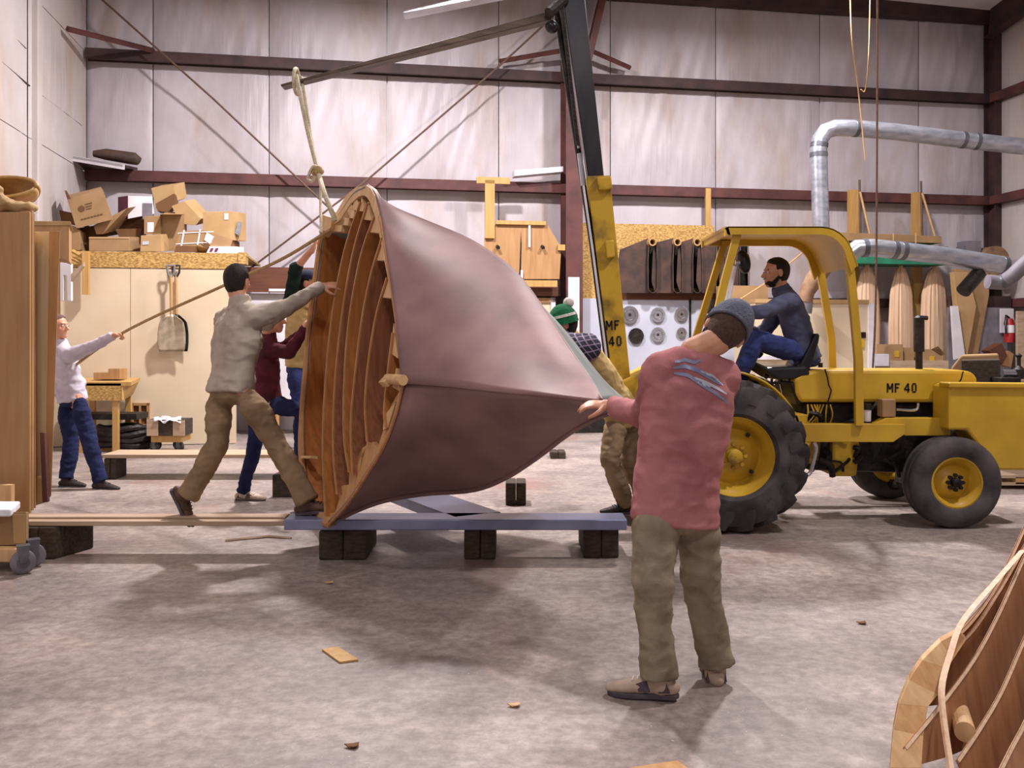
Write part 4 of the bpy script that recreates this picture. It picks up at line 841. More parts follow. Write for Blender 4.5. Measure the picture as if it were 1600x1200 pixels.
stencil('MF 40', .078, 'letters', hood, P(1410, 606, yn-.002), (1, 0, 0), (0, 0, 1))
tp([(1236, 600), (1246, 592), (1254, 629), (1246, 634)], yn+.02, yf-.02, 'iron', 'dash_cowl', .01)
# seat side tank cap
MB().lathe(P(1282, 574, 7.85), UZ, [(0, .003), (0, .02), (.04, .02), (.04, .003)], 10).build('filler_cap', 'iron', tr)
# frame rails
tp([(1190, 662), (1415, 663), (1415, 678), (1396, 691), (1190, 691)], 7.45, 7.55, 'yellow', 'frame_rail')
tp([(1368, 662), (1384, 653), (1486, 653), (1486, 681), (1415, 681)], 7.50, 7.60, 'yellow', 'frame_rail_extension')
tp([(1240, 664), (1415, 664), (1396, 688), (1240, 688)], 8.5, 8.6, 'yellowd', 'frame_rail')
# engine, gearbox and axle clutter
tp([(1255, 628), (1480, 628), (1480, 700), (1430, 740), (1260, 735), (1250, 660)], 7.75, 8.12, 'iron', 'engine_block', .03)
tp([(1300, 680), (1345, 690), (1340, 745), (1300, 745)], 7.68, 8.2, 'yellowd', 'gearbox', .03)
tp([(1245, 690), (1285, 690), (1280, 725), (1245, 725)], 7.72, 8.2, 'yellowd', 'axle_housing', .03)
tp([(1420, 690), (1478, 690), (1478, 780), (1420, 760)], 7.8, 8.1, 'iron', 'front_axle_support', .02)
MB().tube([P(1486, 757, 7.5), P(1386, 757, 8.8)], .05, 10).build('front_axle', 'iron', tr)
MB().tube([P(1141, 714, 7.4), P(1150, 714, 8.7)], .12, 14).build('rear_axle', 'yellowd', tr, smooth=True)
rr_ = random.Random(5); cl_ = MB()
for k in range(26):
    x, y = rr_.uniform(1258, 1470), rr_.uniform(640, 745); p = P(x, y, 7.7-rr_.random()*.05); q = p+V((rr_.uniform(-.15, .15), 0, rr_.uniform(-.15, .15)))
    cl_.tube(catmull([p, lerp(p, q, .5)+V((.03, -.03, .03)), q], 6), rr_.uniform(.008, .03), 6)
cl_.build('hoses_and_linkage', 'iron', tr)['kind'] = 'stuff'
cl_ = MB()
for k in range(8):
    x = 1262+k*5; cl_.tube(catmull([P(x, 632, 7.68), P(x+6*math.sin(k), 648, 7.66), P(x-8+k, 664, 7.68)], 8), .007, 6)
cl_.build('wiring', 'yellowd', tr)['kind'] = 'stuff'
MB().tube(catmull([P(1272, 692, 7.42), P(1275, 700, 7.42), P(1270, 725, 7.42), P(1264, 741, 7.42), P(1247, 742, 7.42)], 14), .018, 8).build('step_handle', 'chrome', tr, smooth=True)
MB().tube(catmull([P(1400, 640, 7.6), P(1430, 641, 7.6), P(1435, 630, 7.6)], 10), .012, 8).build('fuel_pipe', 'chrome', tr, smooth=True)
flt = MB().lathe(P(1354, 658, 7.6), UZ, [(0, .004), (0, .035), (.10, .038), (.10, .004)], 18).build('oil_filter', 'white', tr, smooth=True)
MB().lathe(P(1354, 640, 7.6), UZ, [(0, .004), (0, .042), (.05, .04), (.05, .004)], 18).build('filter_head', 'iron', flt, smooth=True)
tp([(1379, 624), (1400, 624), (1400, 652), (1379, 652)], 7.5, 7.62, 'card', 'tan_box', .008)
# counterweight
cw = tp([(1482, 605), (1490, 600), (1640, 602), (1660, 735), (1560, 735), (1535, 706), (1512, 672), (1482, 672)], 7.35, 7.64, 'yellow', 'counterweight', .02)
tp([(1483, 598), (1700, 600), (1700, 607), (1483, 606)], 7.32, 7.5, 'yellow', 'counterweight_lip', .01)
tp([(1500, 674), (1560, 735), (1500, 720)], 7.8, 8.4, 'iron', 'wheel_well', .01)
# mudguard over the near rear wheel
g = []; cc_ = P(1141, 714, 7.28); cc_.z = .615
for k in range(17):
    a = math.radians(18+k*8.2); g.append([cc_+V((math.cos(a)*.66, yy-7.28, math.sin(a)*.66)) for yy in (7.5, 7.8)])
MB().sheet(g).build('mudguard', 'yellow', tr, smooth=True, solid=.02)
g2 = [[r[1], cc_+V(((r[1]-cc_).x*.86, .52, (r[1]-cc_).z*.86))] for r in g]
MB().sheet(g2).build('mudguard_side', 'yellowd', tr, smooth=True, solid=.02)
# canopy
Yn2, Yf2 = 7.40, 8.36; cz = P(1133, 356, Yn2).z; cx0 = P(1133, 356, Yn2).x
prof = [(cx0, cz-.015), (cx0+.03, cz)]; R = .26; xe = P(1300, 356, Yn2).x-.09
prof += [(lerp(cx0+.03, xe, t/6), cz+.0*t) for t in range(1, 7)]
prof += [(xe+R*math.sin(a), cz-R+R*math.cos(a)) for a in [math.radians(12*k) for k in range(1, 7)]]
last = prof[-1]; prof += [(last[0]+.05, last[1]-.14)]
MB().sheet([[V((x, y, z)) for y in (Yn2, 7.9, Yf2)] for x, z in prof]).build('canopy', 'yellow', tr, smooth=False, solid=.012)
for yy in (Yn2, Yf2-.03):
    MB().sheet([[V((x, yy, z+.01)), V((x-(.0 if k < 8 else .04*(k-7)/6), yy, z-.055))] for k, (x, z) in enumerate(prof)]).build('canopy_lip', 'yellow', tr, solid=-.03)
tp([(1108, 371), (1133, 351), (1136, 356), (1112, 377)], 7.42, 7.46, 'yellow', 'canopy_visor') if False else None
pf = MB(); pf.hexa([V((cx0, Yn2, cz+.01)), V((cx0, Yf2, cz+.01)), V((cx0+.02, Yf2, cz-.055)), V((cx0+.02, Yn2, cz-.055))], [V((cx0+.025, Yn2, cz+.01)), V((cx0+.025, Yf2, cz+.01)), V((cx0+.045, Yf2, cz-.055)), V((cx0+.045, Yn2, cz-.055))]); pf.build('canopy_front', 'yellow', tr)
def post(pts, wx, wy, m='yellow', name='canopy_post'):
    mb = MB(); rows = []
    for x, y, Y in pts:
        p = P(x, y, Y); rows.append([p+V((-wx/2, -wy/2, 0)), p+V((wx/2, -wy/2, 0)), p+V((wx/2, wy/2, 0)), p+V((-wx/2, wy/2, 0))])
    return mb.rings(rows).build(name, m, tr, bevel=.005)
post([(1153, 362, 7.46), (1133, 436, 7.46), (1108, 545, 7.46), (1096, 600, 7.46)], .065, .05)
post([(1133, 376, 8.3), (1112, 446, 8.3), (1082, 545, 8.3), (1074, 590, 8.3)], .065, .05)
post([(1325, 395, 7.44), (1330, 440, 7.44), (1341, 560, 7.44), (1342, 665, 7.44)], .068, .05)
post([(1279, 405, 8.32), (1286, 450, 8.32), (1299, 530, 8.32), (1301, 600, 8.32), (1301, 660, 8.4)], .065, .05)
# black lamp on white tube
hl = MB().ell(P(1162, 409, 7.75), (.058, .06, .105), X=V((.97, 0, .2)), Z=V((-.2, 0, .97)), n=20, m=14).build('work_lamp', 'black', tr, smooth=True)
MB().tube([P(1149, 410, 7.7), P(1156, 410, 7.7)], .02, 12).build('lamp_bracket', 'chrome', hl, smooth=True)
MB().tube([P(1147, 416, 7.6), P(1136, 474, 7.6)], .024, 14).build('white_cylinder', 'foam', tr, smooth=True)
MB().tube([P(1120, 470, 7.75), P(1113, 492, 7.75)], .05, 12).build('steering_column', 'iron', tr, smooth=True)
sw = P(1122, 497, 7.8); ax1 = V((-.75, 0, .66)).normalized(); ax2 = V((0, 1, 0)); ax3 = ax1.cross(ax2)
MB().tube([sw+(ax2*math.cos(a*math.pi/12)+ax3*math.sin(a*math.pi/12))*.19 for a in range(25)], .014, 8).build('steering_wheel', 'black', tr, smooth=True)
MB().tube([sw, sw-ax1*.5], .03, 8).build('steering_shaft', 'iron', tr, smooth=True)
# seat and levers
st = tp([(1176, 563), (1200, 574), (1262, 572), (1270, 590), (1215, 594), (1196, 582)], 7.66, 8.12, 'black', 'seat_cushion', .025)
tp([(1249, 572), (1275, 520), (1282, 522), (1280, 535), (1264, 584), (1250, 586)], 7.68, 8.10, 'black', 'seat_backrest', .02)
for k in range(4): MB().tube([P(1192+k*14, 592, 7.8), P(1187+k*17, 622, 7.8)], .012, 6).build('seat_bracket', 'iron', tr)
MB().tube([P(1175, 597, 7.7), P(1262, 600, 7.7)], .012, 6).build('seat_rail', 'iron', tr)
for x0, x1 in ((1197, 1202), (1216, 1228)):
    lv = MB().tube([P(x1, 640, 7.75), P(x0, 590, 7.75)], .009, 6).build('control_lever', 'chrome', tr); MB().ell(P(x0, 588, 7.75), (.022, .022, .022)).build('knob', 'black', lv, smooth=True)
tp([(1205, 648), (1262, 648), (1262, 662), (1205, 662)], 7.5, 8.4, 'yellowd', 'foot_platform')
# exhaust stack
ex = MB().lathe(P(1436, 578, 7.9), UZ, [(0, .004), (0, .03), (.16, .03), (.16, .045), (.46, .045), (.48, .02), (.48, .004)], 18).build('exhaust_stack', 'iron', tr, smooth=True)
MB().tube([P(1436, 496, 7.88), P(1449, 497, 7.88)], .02, 8).build('exhaust_elbow', 'iron', ex)
# ---- mast
def mp_(x, y, d=0): return P(x, y, 8.1+d)
def bar(quad, y0, y1, m, name, bevel=.006): return MB().prism([P(x, y, y0) for x, y in quad], V((0, y1-y0, 0))).build(name, m, tr, bevel=bevel)
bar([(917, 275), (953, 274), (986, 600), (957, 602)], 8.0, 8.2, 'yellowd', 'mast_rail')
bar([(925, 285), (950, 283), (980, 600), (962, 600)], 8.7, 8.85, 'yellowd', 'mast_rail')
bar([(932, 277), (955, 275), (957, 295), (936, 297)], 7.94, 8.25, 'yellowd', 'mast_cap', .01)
bar([(946, 376), (959, 375), (961, 401), (949, 403)], 7.93, 8.22, 'yellow', 'mast_cleat', .01)
bar([(877, -20), (912, -20), (944, 278), (919, 278)], 8.02, 8.18, 'mast', 'inner_mast')
bar([(880, -20), (905, -20), (936, 280), (921, 280)], 8.6, 8.7, 'mast', 'inner_mast')
MB().tube([P(874, -20, 7.98), P(904, 232, 7.98)], .012, 6).build('lift_chain', 'chrome', tr)
ch = MB()
for k in range(60): p = lerp(P(878, 10, 7.97), P(903, 226, 7.97), k/59); ch.box(p, (.03, .02, .018 if k % 2 else .03))
ch.build('chain_links', 'iron', tr)
MB().tube([P(868, 10, 8.15), P(904, 240, 8.1), P(925, 380, 8.05), P(948, 560, 8.0)], .028, 10).build('mast_channel', 'iron', tr, smooth=True)
MB().tube([P(905, 240, 7.96), P(911, 290, 7.96)], .022, 10).build('lift_cylinder', 'chrome', tr, smooth=True)
MB().tube([P(911, 286, 7.95), P(926, 390, 7.95), P(948, 560, 7.93)], .010, 8).build('hydraulic_hose', 'white', tr, smooth=True)
dx = V(P(1018, 640, 8)-P(953, 274, 8)).normalized()
stencil('MF', .085, 'letters', tr, P(958, 508, 7.995), (1, 0, .04), (-.04, 0, 1))
stencil('40', .085, 'letters', tr, P(962, 533, 7.995), (1, 0, .04), (-.04, 0, 1))
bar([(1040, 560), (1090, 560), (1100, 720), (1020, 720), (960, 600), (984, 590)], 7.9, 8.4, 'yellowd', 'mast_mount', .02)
# fork carriage and forks
MB().ell(P(862, 42, 7.95), (.06, .06, .06)).build('carriage_roller', 'black', tr, smooth=True)
MB().tube([P(858, 20, 7.9), P(880, 0, 8.0), P(885, -40, 8.0)], .05, 8).build('fork_carriage', 'iron', tr)
def fork(a, b, th0, th1, wd, m):
    d = (b-a).normalized(); n = V((d.z, 0, -d.x)); n = -n if n.z < 0 else n
    return MB().hexa([a, a+V((0, wd, 0)), a+V((0, wd, 0))+n*th0, a+n*th0], [b, b+V((0, wd, 0)), b+V((0, wd, 0))+n*th1, b+n*th1]).build('fork', m, tr, bevel=.006)
fork(P(439, 135, 7.85), P(862, 30, 8.0), .02, .075, .13, 'fork')
fork(P(630, 22, 7.1), P(862, -24, 7.2), .02, .075, .13, 'chrome')
# clutter beyond the counterweight
tag(MB().prism([P(x, y, 9.6) for x, y in ((1502, 563), (1563, 562), (1564, 602), (1532, 606), (1502, 600))], V((.26, .5, 0))).build('timber_baulk', 'timber', bevel=.01), 'big dark timber baulk on the bench beyond the counterweight', 'timber')
tag(MB().prism([P(x, y, 10.3) for x, y in ((1486, 575), (1502, 555), (1560, 553), (1566, 600), (1486, 600))], V((.27, .5, 0))).build('kraft_bag', 'card', bevel=.02), 'rumpled kraft bag behind the dark timber baulk', 'bag')
tv = thing('bench_vise', 'dark bench vise at the right edge behind the counterweight', 'vise', P(1585, 605, 9.4))
MB().prism([P(x, y, 9.4) for x, y in ((1563, 590), (1596, 590), (1596, 604), (1563, 604))], V((0, .3, 0))).build('vise_base', 'iron', tv, bevel=.01)
MB().lathe(P(1592, 592, 9.5), UZ, [(0, .004), (0, .05), (.1, .06), (.14, .02), (.22, .02), (.25, .035), (.27, .004)], 14).build('vise_screw', 'iron', tv, smooth=True)
MB().tube([P(1566, 583, 9.5), P(1588, 583, 9.5)], .04, 10).build('vise_jaw', 'chrome', tv, smooth=True)
tag(MB().prism([P(x, y, 9.3) for x, y in ((1490, 606), (1700, 604), (1700, 640), (1490, 640))], V((0, 1.2, 0))).build('bench', 'timber'), 'dark work bench hidden behind the yellow counterweight', 'bench')
pl = thing('pallet', 'wooden pallet on the floor behind the front wheel at the right edge', 'pallet', P(1590, 750, 9.3))
for y, hh in ((737, .03), (748, .03)): MB().box(P(1600, y, 9.6), (.9, .7, hh)).build('deck_board', 'pinex', pl)
for x in (1565, 1600): MB().box(P(x, 743, 9.6), (.09, .7, .07)).build('bearer', 'pine', pl)
# far low counter under the planks on the right, behind the tractor
g = MB(); wrect(g, 1170, 585, 1500, 600, 2.4, .6); tag(g.build('white_counter', 'white'), 'long white counter behind the tractor seat', 'counter')
g = MB(); wrect(g, 880, 682, 950, 688, 1.8, .5); tag(g.build('low_board', 'pinex'), 'low pale board on the floor by the far wall beyond the hull', 'board')
g = MB(); wrect(g, 885, 655, 945, 681, 1.4, .5); tag(g.build('scrap_heap', 'iron'), 'dark scrap heap on the floor beyond the hull tip', 'scrap')
bx = thing('wooden_stool', 'low wooden stool glimpsed under the men lifting the hull', 'stool', BW(442, 700, 3.0))
g = MB(); wrect(g, 430, 645, 470, 650, 3.0, .3); g.build('seat', 'pine', bx)
for x in (431, 464): g = MB(); wrect(g, x, 650, x+5, 705, 3.0, .05); g.build('leg', 'pine', bx)
# ================================================================ LEFT FOREGROUND
def stand(lab, name, parts, base, cat='panel', group=None):
    t = thing(name, lab, cat, base, group)
    for nm, pts, Y, d, m in parts: MB().prism([P(x, y, Y) for x, y in pts], d).build(nm, m, t, bevel=.004)
    return t
Ya = 7.0
stand('tall stack of plywood sheets standing at the far left edge', 'plywood_stack', [
    ('sheet', [(-60, 331), (46, 331), (46, 803), (-60, 790)], 6.7, V((0, .03, 0)), 'ply'),
    ('sheet', [(-60, 329), (50, 329), (50, 798), (-60, 790)], 6.75, V((0, .03, 0)), 'ply'),
    ('sheet', [(-60, 333), (54, 333), (56, 794), (-60, 790)], 6.80, V((-.12, .2, 0)), 'edge')], P(20, 800, 6.7), group='sheets leaning at the left')
stand('tall pale board with dark edge leaning behind the plywood stack', 'tall_board', [
    ('sheet', [(40, 362), (77, 362), (72, 785), (56, 790), (40, 790)], 7.05, V((-.03, .05, 0)), 'plypale'), ('sheet', [(78, 361), (94, 361), (80, 775), (70, 784)], 7.0, V((-.06, .12, 0)), 'ply')], P(70, 790, 7.0))
stand('wide tan cupboard carcass standing behind the pale board', 'cupboard', [
    ('side', [(50, 347), (108, 347), (108, 408), (96, 404), (50, 404)], 9.9, V((-.22, .5, 0)), 'ply'), ('top', [(50, 345), (110, 346), (112, 352), (50, 352)], 9.88, V((-.25, .55, 0)), 'card2'),
    ('back', [(60, 400), (94, 405), (96, 620), (60, 620)], 9.95, V((-.26, .5, 0)), 'ply')], P(75, 720, 9.9), 'cupboard')
stand('small white bracket shelf on the wall right of the cupboard carcass', 'bracket_shelf', [
    ('upright', [(93, 410), (111, 412), (111, 470), (105, 470), (104, 430), (99, 430), (99, 470), (93, 470)], 11.6, V((0, .05, 0)), 'white'),
    ('arm', [(111, 428), (130, 410), (130, 416), (111, 440)], 11.6, V((0, .05, 0)), 'pinex')], P(100, 470, 11.6), 'shelf')
stand('narrow red brown stick leaning against the boards at the left', 'leaning_stick', [('stick', [(62, 676), (69, 676), (74, 785), (66, 785)], 6.9, V((0, .04, 0)), 'steelred'), ('block', [(57, 744), (68, 750), (68, 785), (57, 785)], 6.92, V((0, .06, 0)), 'card2')], P(68, 785, 6.9), 'stick')
# moulded wooden shell on top of the stack
g = []; cc0 = P(-2, 292, 6.9)
for i in range(11):
    t = i/10; row = []
    for j in range(25):
        a = math.pi*2*j/24; rx, rz = lerp(.27, .06, t**1.6), lerp(.09, .03, t**1.6)
        row.append(cc0+V((math.cos(a)*rx, t*.34+.12*math.sin(a), math.sin(a)*rz-.05*t)))
    g.append(row)
tag(MB().sheet(g).build('moulded_shell', 'pine', solid=.022, smooth=True), 'round moulded plywood shell lying open on the plywood stack', 'shell')
bgm = MB(); bgm.ell(P(4, 318, 6.75), (.09, .08, .06)); bgm.ell(P(20, 322, 6.78), (.1, .08, .045)); bgm.ell(P(-8, 305, 6.74), (.07, .07, .08)); bgm.ell(P(42, 325, 6.82), (.06, .08, .03))
tag(bgm.build('crumpled_bag', 'card2', voxel=.009, sm=1, fold=.03), 'crumpled tan paper bag in front of the moulded shell', 'bag')
# near dolly
nd = thing('caster_dolly', 'near plywood dolly on grey casters at the lower left corner', 'dolly', G(30, 905))
MB().prism([P(-90, 856, 5.95), P(38, 858, 5.95), P(58, 842, 6.35), P(-80, 842, 6.35)], V((0, 0, -.09))).build('platform', 'plyl', nd, bevel=.008)
for x, y in ((-1.9+.0, 0),): pass
for q, Yc in (((36, 889), 5.92), ((52, 878), 6.1)): a = P(q[0], q[1], Yc); caster(nd, V((a.x, a.y, .078)), .078, .05, V((.55, -.83, 0)).normalized(), 'grey')
a = P(-60, 889, 5.95); caster(nd, V((a.x, a.y, .078)), .078, .05, V((.55, -.83, 0)).normalized(), 'grey')
cb2 = thing('cardboard_box', 'cardboard carton standing on the near dolly', 'box', P(10, 850, 6.05))
MB().prism([P(-80, 800, 6.05), P(41, 800, 6.05), P(45, 800, 6.30), P(-70, 800, 6.30)], V((0, 0, -.225))).build('carton_body', 'card', cb2, bevel=.004)
MB().prism([P(20, 803, 6.04), P(40, 803, 6.04), P(40, 849, 6.04), P(22, 849, 6.04)], V((0, -.004, 0))).build('flap', 'card2', cb2)
tag(MB().prism([P(-80, 796, 5.98), P(17, 796, 5.98), P(32, 783, 6.25), P(-70, 783, 6.25)], V((0, 0, -.05))).build('foam_slab', 'foam', bevel=.01), 'white foam slab lying on the near dolly carton', 'foam')
tag(MB().prism([P(-60, 758, 6.5), P(17, 758, 6.5), P(17, 790, 6.5), P(-60, 790, 6.5)], V((0, .05, 0))).build('small_board', 'plyl'), 'small pale board leaning behind the white foam slab', 'board')
# floor bits
q = [G(503, 1014, .01), G(528, 1010, .01), G(560, 1030, .01), G(531, 1034, .01)]; tag(MB().prism(q, V((0, 0, -.009))).build('plywood_offcut', 'pine'), 'small tan plywood offcut lying on the open concrete floor', 'offcut')
q = [G(985, 1199, .03), G(1058, 1188, .03), G(1075, 1200, .03), G(1100, 1260, .03), G(960, 1260, .03)]; tag(MB().prism(q, V((0, 0, -.028))).build('board_corner', 'edge'), 'corner of a pale board at the bottom edge of the floor', 'board')
for lab, x, y in (('tiny curled wood chip on the floor left of the board corner', 552, 1168), ('pale wood flake under the hull shadow, nearest the steel beam', 515, 912), ('pale wood flake in the middle of the open floor', 805, 1104), ('small dark pebble on the floor right of the man in red', 1348, 975)):
    c0 = G(x, y); tag(MB().prism([c0+V((math.cos(a)*(.035 if a % 2 else .02), math.sin(a)*.02, .004+.006*(a % 2))) for a in range(6)], V((0, 0, .004))).build('wood_chip', 'plyl' if 'pale' in lab else 'carddark'), lab, 'chip', 'chips on the floor')
tag(MB().tube([G(352, 845, .005), G(420, 838, .01), G(455, 841, .005)], .012, 5).build('wood_splinter', 'pinex'), 'long wood splinter on the floor in front of the near plank', 'splinter')
# ================================================================ RIGHT FOREGROUND: second rib mould
mo = thing('rib_mould', 'part of a wooden rib mould with curved planks at the lower right corner', 'mould', G(1500, 1290))
def RP(px, py, k=0.0): return P(px, py, 2.75+(1200-py)/370*.85+(px-1400)/200*.35+k)
so = [(1389, 1290), (1391, 1200), (1396, 1140), (1404, 1100), (1420, 1062), (1440, 1032), (1470, 1002), (1497, 988)]; si = [(1440, 1290), (1440, 1200), (1443, 1150), (1450, 1105), (1466, 1085), (1480, 1045), (1490, 1030), (1510, 1000)]
for k in range(len(so)-1): MB().prism([RP(*so[k]), RP(*so[k+1]), RP(*si[k+1]), RP(*si[k])], V((.02, .05, 0))).build('ring_segment', 'plyl' if k % 2 else 'edge', mo, bevel=.002)
def mrib(pts, down, m='ribwood', k0=0.0, n=24):
    c = catmull([RP(x, y, k0) for x, y in pts], n); dv = V(down); vs = []; fs = []; th = V((-.012, -.012, .008))
    for i, p in enumerate(c): tpf = .3+.7*min(1, i/6); vs += [p, p+th, p+dv*tpf+th*.2, p+dv*tpf]
    for i in range(n-1):
        a, b = 4*i, 4*i+4; fs += [(a, a+1, b+1, b), (a+1, a+2, b+2, b+1), (a+2, a+3, b+3, b+2), (a+3, a, b, b+3)]
    o = MB().add(vs, fs+[(0, 3, 2, 1), (4*n-4, 4*n-3, 4*n-2, 4*n-1)]).build('rib', m, mo)
    MB().tube(c, .0075, 4).build('edge_band', 'grain', o)
mrib([(1473, 1013), (1510, 975), (1545, 935), (1580, 885), (1610, 830), (1650, 740)], (.03, .05, -.20), 'skin_out', .25)
mrib([(1473, 1013), (1515, 975), (1555, 920), (1585, 860), (1625, 770)], (.05, .05, -.13), 'ribwood', .12)
mrib([(1430, 1076), (1479, 1024), (1520, 985), (1560, 925), (1600, 855), (1650, 760)], (.08, .06, -.24), 'ribwood', .06)
mrib([(1414, 1170), (1468, 1104), (1522, 1030), (1560, 960), (1600, 872), (1650, 770)], (.10, .06, -.22), 'ribwood', 0)
mrib([(1496, 1190), (1530, 1140), (1565, 1080), (1600, 1000), (1660, 860)], (.12, .06, -.26), 'ribwood', -.05)
mrib([(1555, 1220), (1580, 1170), (1610, 1110), (1660, 980)], (.12, .06, -.26), 'ribwood', -.12)
c_ = catmull([RP(x, y, -.10) for x, y in ((1600, 862), (1563, 905), (1509, 969), (1488, 1023), (1475, 1073), (1477, 1121), (1489, 1205), (1500, 1290))], 30)
mb = MB(); mb.rings([[p+V((-.009, 0, 0)), p+V((.005, 0, .004)), p+V((.005, .02, .004)), p+V((-.009, .02, 0))] for p in c_]).build('batten', 'grain', mo)
MB().tube([RP(1508, 1144, -.02), RP(1508, 1144, -.02)+V((.10, .25, -.02))], .034, 18).build('dowel', 'plyl', mo)
MB().sheet([[RP(1440, 1300, .5), RP(1470, 1100, .5), RP(1500, 1010, .5)], [RP(1560, 1300, .5), RP(1560, 1120, .5), RP(1570, 960, .5)], [RP(1640, 1300, .5), RP(1640, 1100, .5), RP(1630, 860, .45)]]).build('inner_lining', 'hullwood2', mo, solid=.02)
MB().prism([RP(1470, 1060, .2), RP(1505, 1020, .2), RP(1530, 1020, .2), RP(1490, 1085, .2)], V((.02, .02, -.02))).build('cross_block', 'ply', mo)
# ================================================================ PEOPLE
def orth(u, f):
    u = V(u).normalized(); f = V(f); f = (f-u*f.dot(u)).normalized(); return u, f, f.cross(u)
def head_mesh(mb, c, u, f, nb, s=1.0):
    u, f, r = orth(u, f); c = V(c); q = lambda a, b, d: c+r*a*s+f*b*s+u*d*s
    mb.ell(q(0, -.012, .032), (.074*s, .096*s, .086*s), r, f, u, 20, 14)
    mb.ell(q(0, .02, -.025), (.060*s, .072*s, .085*s), r, f, u, 18, 12)
    mb.ell(q(0, .055, -.085), (.034*s, .034*s, .030*s), r, f, u)
    mb.ell(q(0, .078, .030), (.048*s, .018*s, .011*s), r, f, u)
    mb.limb([q(0, .088, .012), q(0, .112, -.026)], [.009*s, .014*s], 10)
    mb.ell(q(0, .104, -.030), (.020*s, .010*s, .009*s), r, f, u)
    mb.ell(q(0, .086, -.058), (.024*s, .010*s, .007*s), r, f, u); mb.ell(q(0, .083, -.070), (.020*s, .010*s, .007*s), r, f, u)
    for k in (-1, 1): mb.ell(q(.077*k, -.008, -.002), (.012*s, .022*s, .034*s), r, f, u); mb.ell(q(.045*k, .058, -.02), (.018*s, .02*s, .022*s), r, f, u)
    mb.limb([q(0, -.025, -.05), V(nb)], [.056*s, .064*s])
    return q, (u, f, r)
def hand_mesh(mb, w, d, n, side, curl=(.35, .5, .4), s=1.0):
    w = V(w); d = V(d).normalized(); n = V(n); n = (n-d*n.dot(d)).normalized(); t = d.cross(n)*side
    mb.ell(w+d*.045*s, (.040*s, .050*s, .016*s), t, d, n, 12, 8); mb.ell(w+d*.07*s, (.041*s, .025*s, .014*s), t, d, n, 12, 8); mb.limb([w-d*.03*s, w+d*.02*s], [.028*s, .028*s], 10)
    for k, (o, L) in enumerate(((-.030, .072), (-.010, .080), (.011, .074), (.030, .058))):
        p = w+d*(.086-.004*abs(k-1.3))*s+t*o*s; a = 0; pts = [w+d*.05*s+t*o*s*.8, p]; dd = (d+t*o*3).normalized()
        for fr, cu in zip((.45, .32, .23), curl): a += cu; p = p+(dd*math.cos(a)+n*math.sin(a))*L*fr*s; pts.append(p)
        mb.limb(pts, [.011*s, .0105*s, .0095*s, .009*s, .0078*s], 8)
    p = w+d*.02*s-t*.028*s; pts = [p]
    for vv, L in (((.6, -.8, .25), .040), ((.85, -.45, .45), .034), ((.9, -.1, .5), .026)): p = p+(d*vv[0]+t*vv[1]+n*vv[2]).normalized()*L*s; pts.append(p)
    mb.limb(pts, [.017*s, .0135*s, .012*s, .010*s], 8)
def ering(c, X, Y, a, b, n=22, sq=2.3):
    out = []
    for j in range(n):
        t = 2*math.pi*j/n; ct, s_ = math.cos(t), math.sin(t)
        out.append(c+X*a*math.copysign(abs(ct)**(2/sq), ct)+Y*b*math.copysign(abs(s_)**(2/sq), s_))
    return out
def torso(mb, hipc, neck, hx, sx, widths, belly=0.0, sh_drop=None):
    # widths: list of (t along hip->neck, half width, half depth)
    rs = []; ax = (neck-hipc)
    for t, a, b in widths:
        X = lerp(V(hx).normalized(), V(sx).normalized(), max(0, min(1, t))); X = (X-ax.normalized()*X.dot(ax.normalized())*.6).normalized(); Y = ax.normalized().cross(X).normalized()
        rs.append(ering(hipc+ax*t, X, Y, a, b))
    mb.rings(rs)
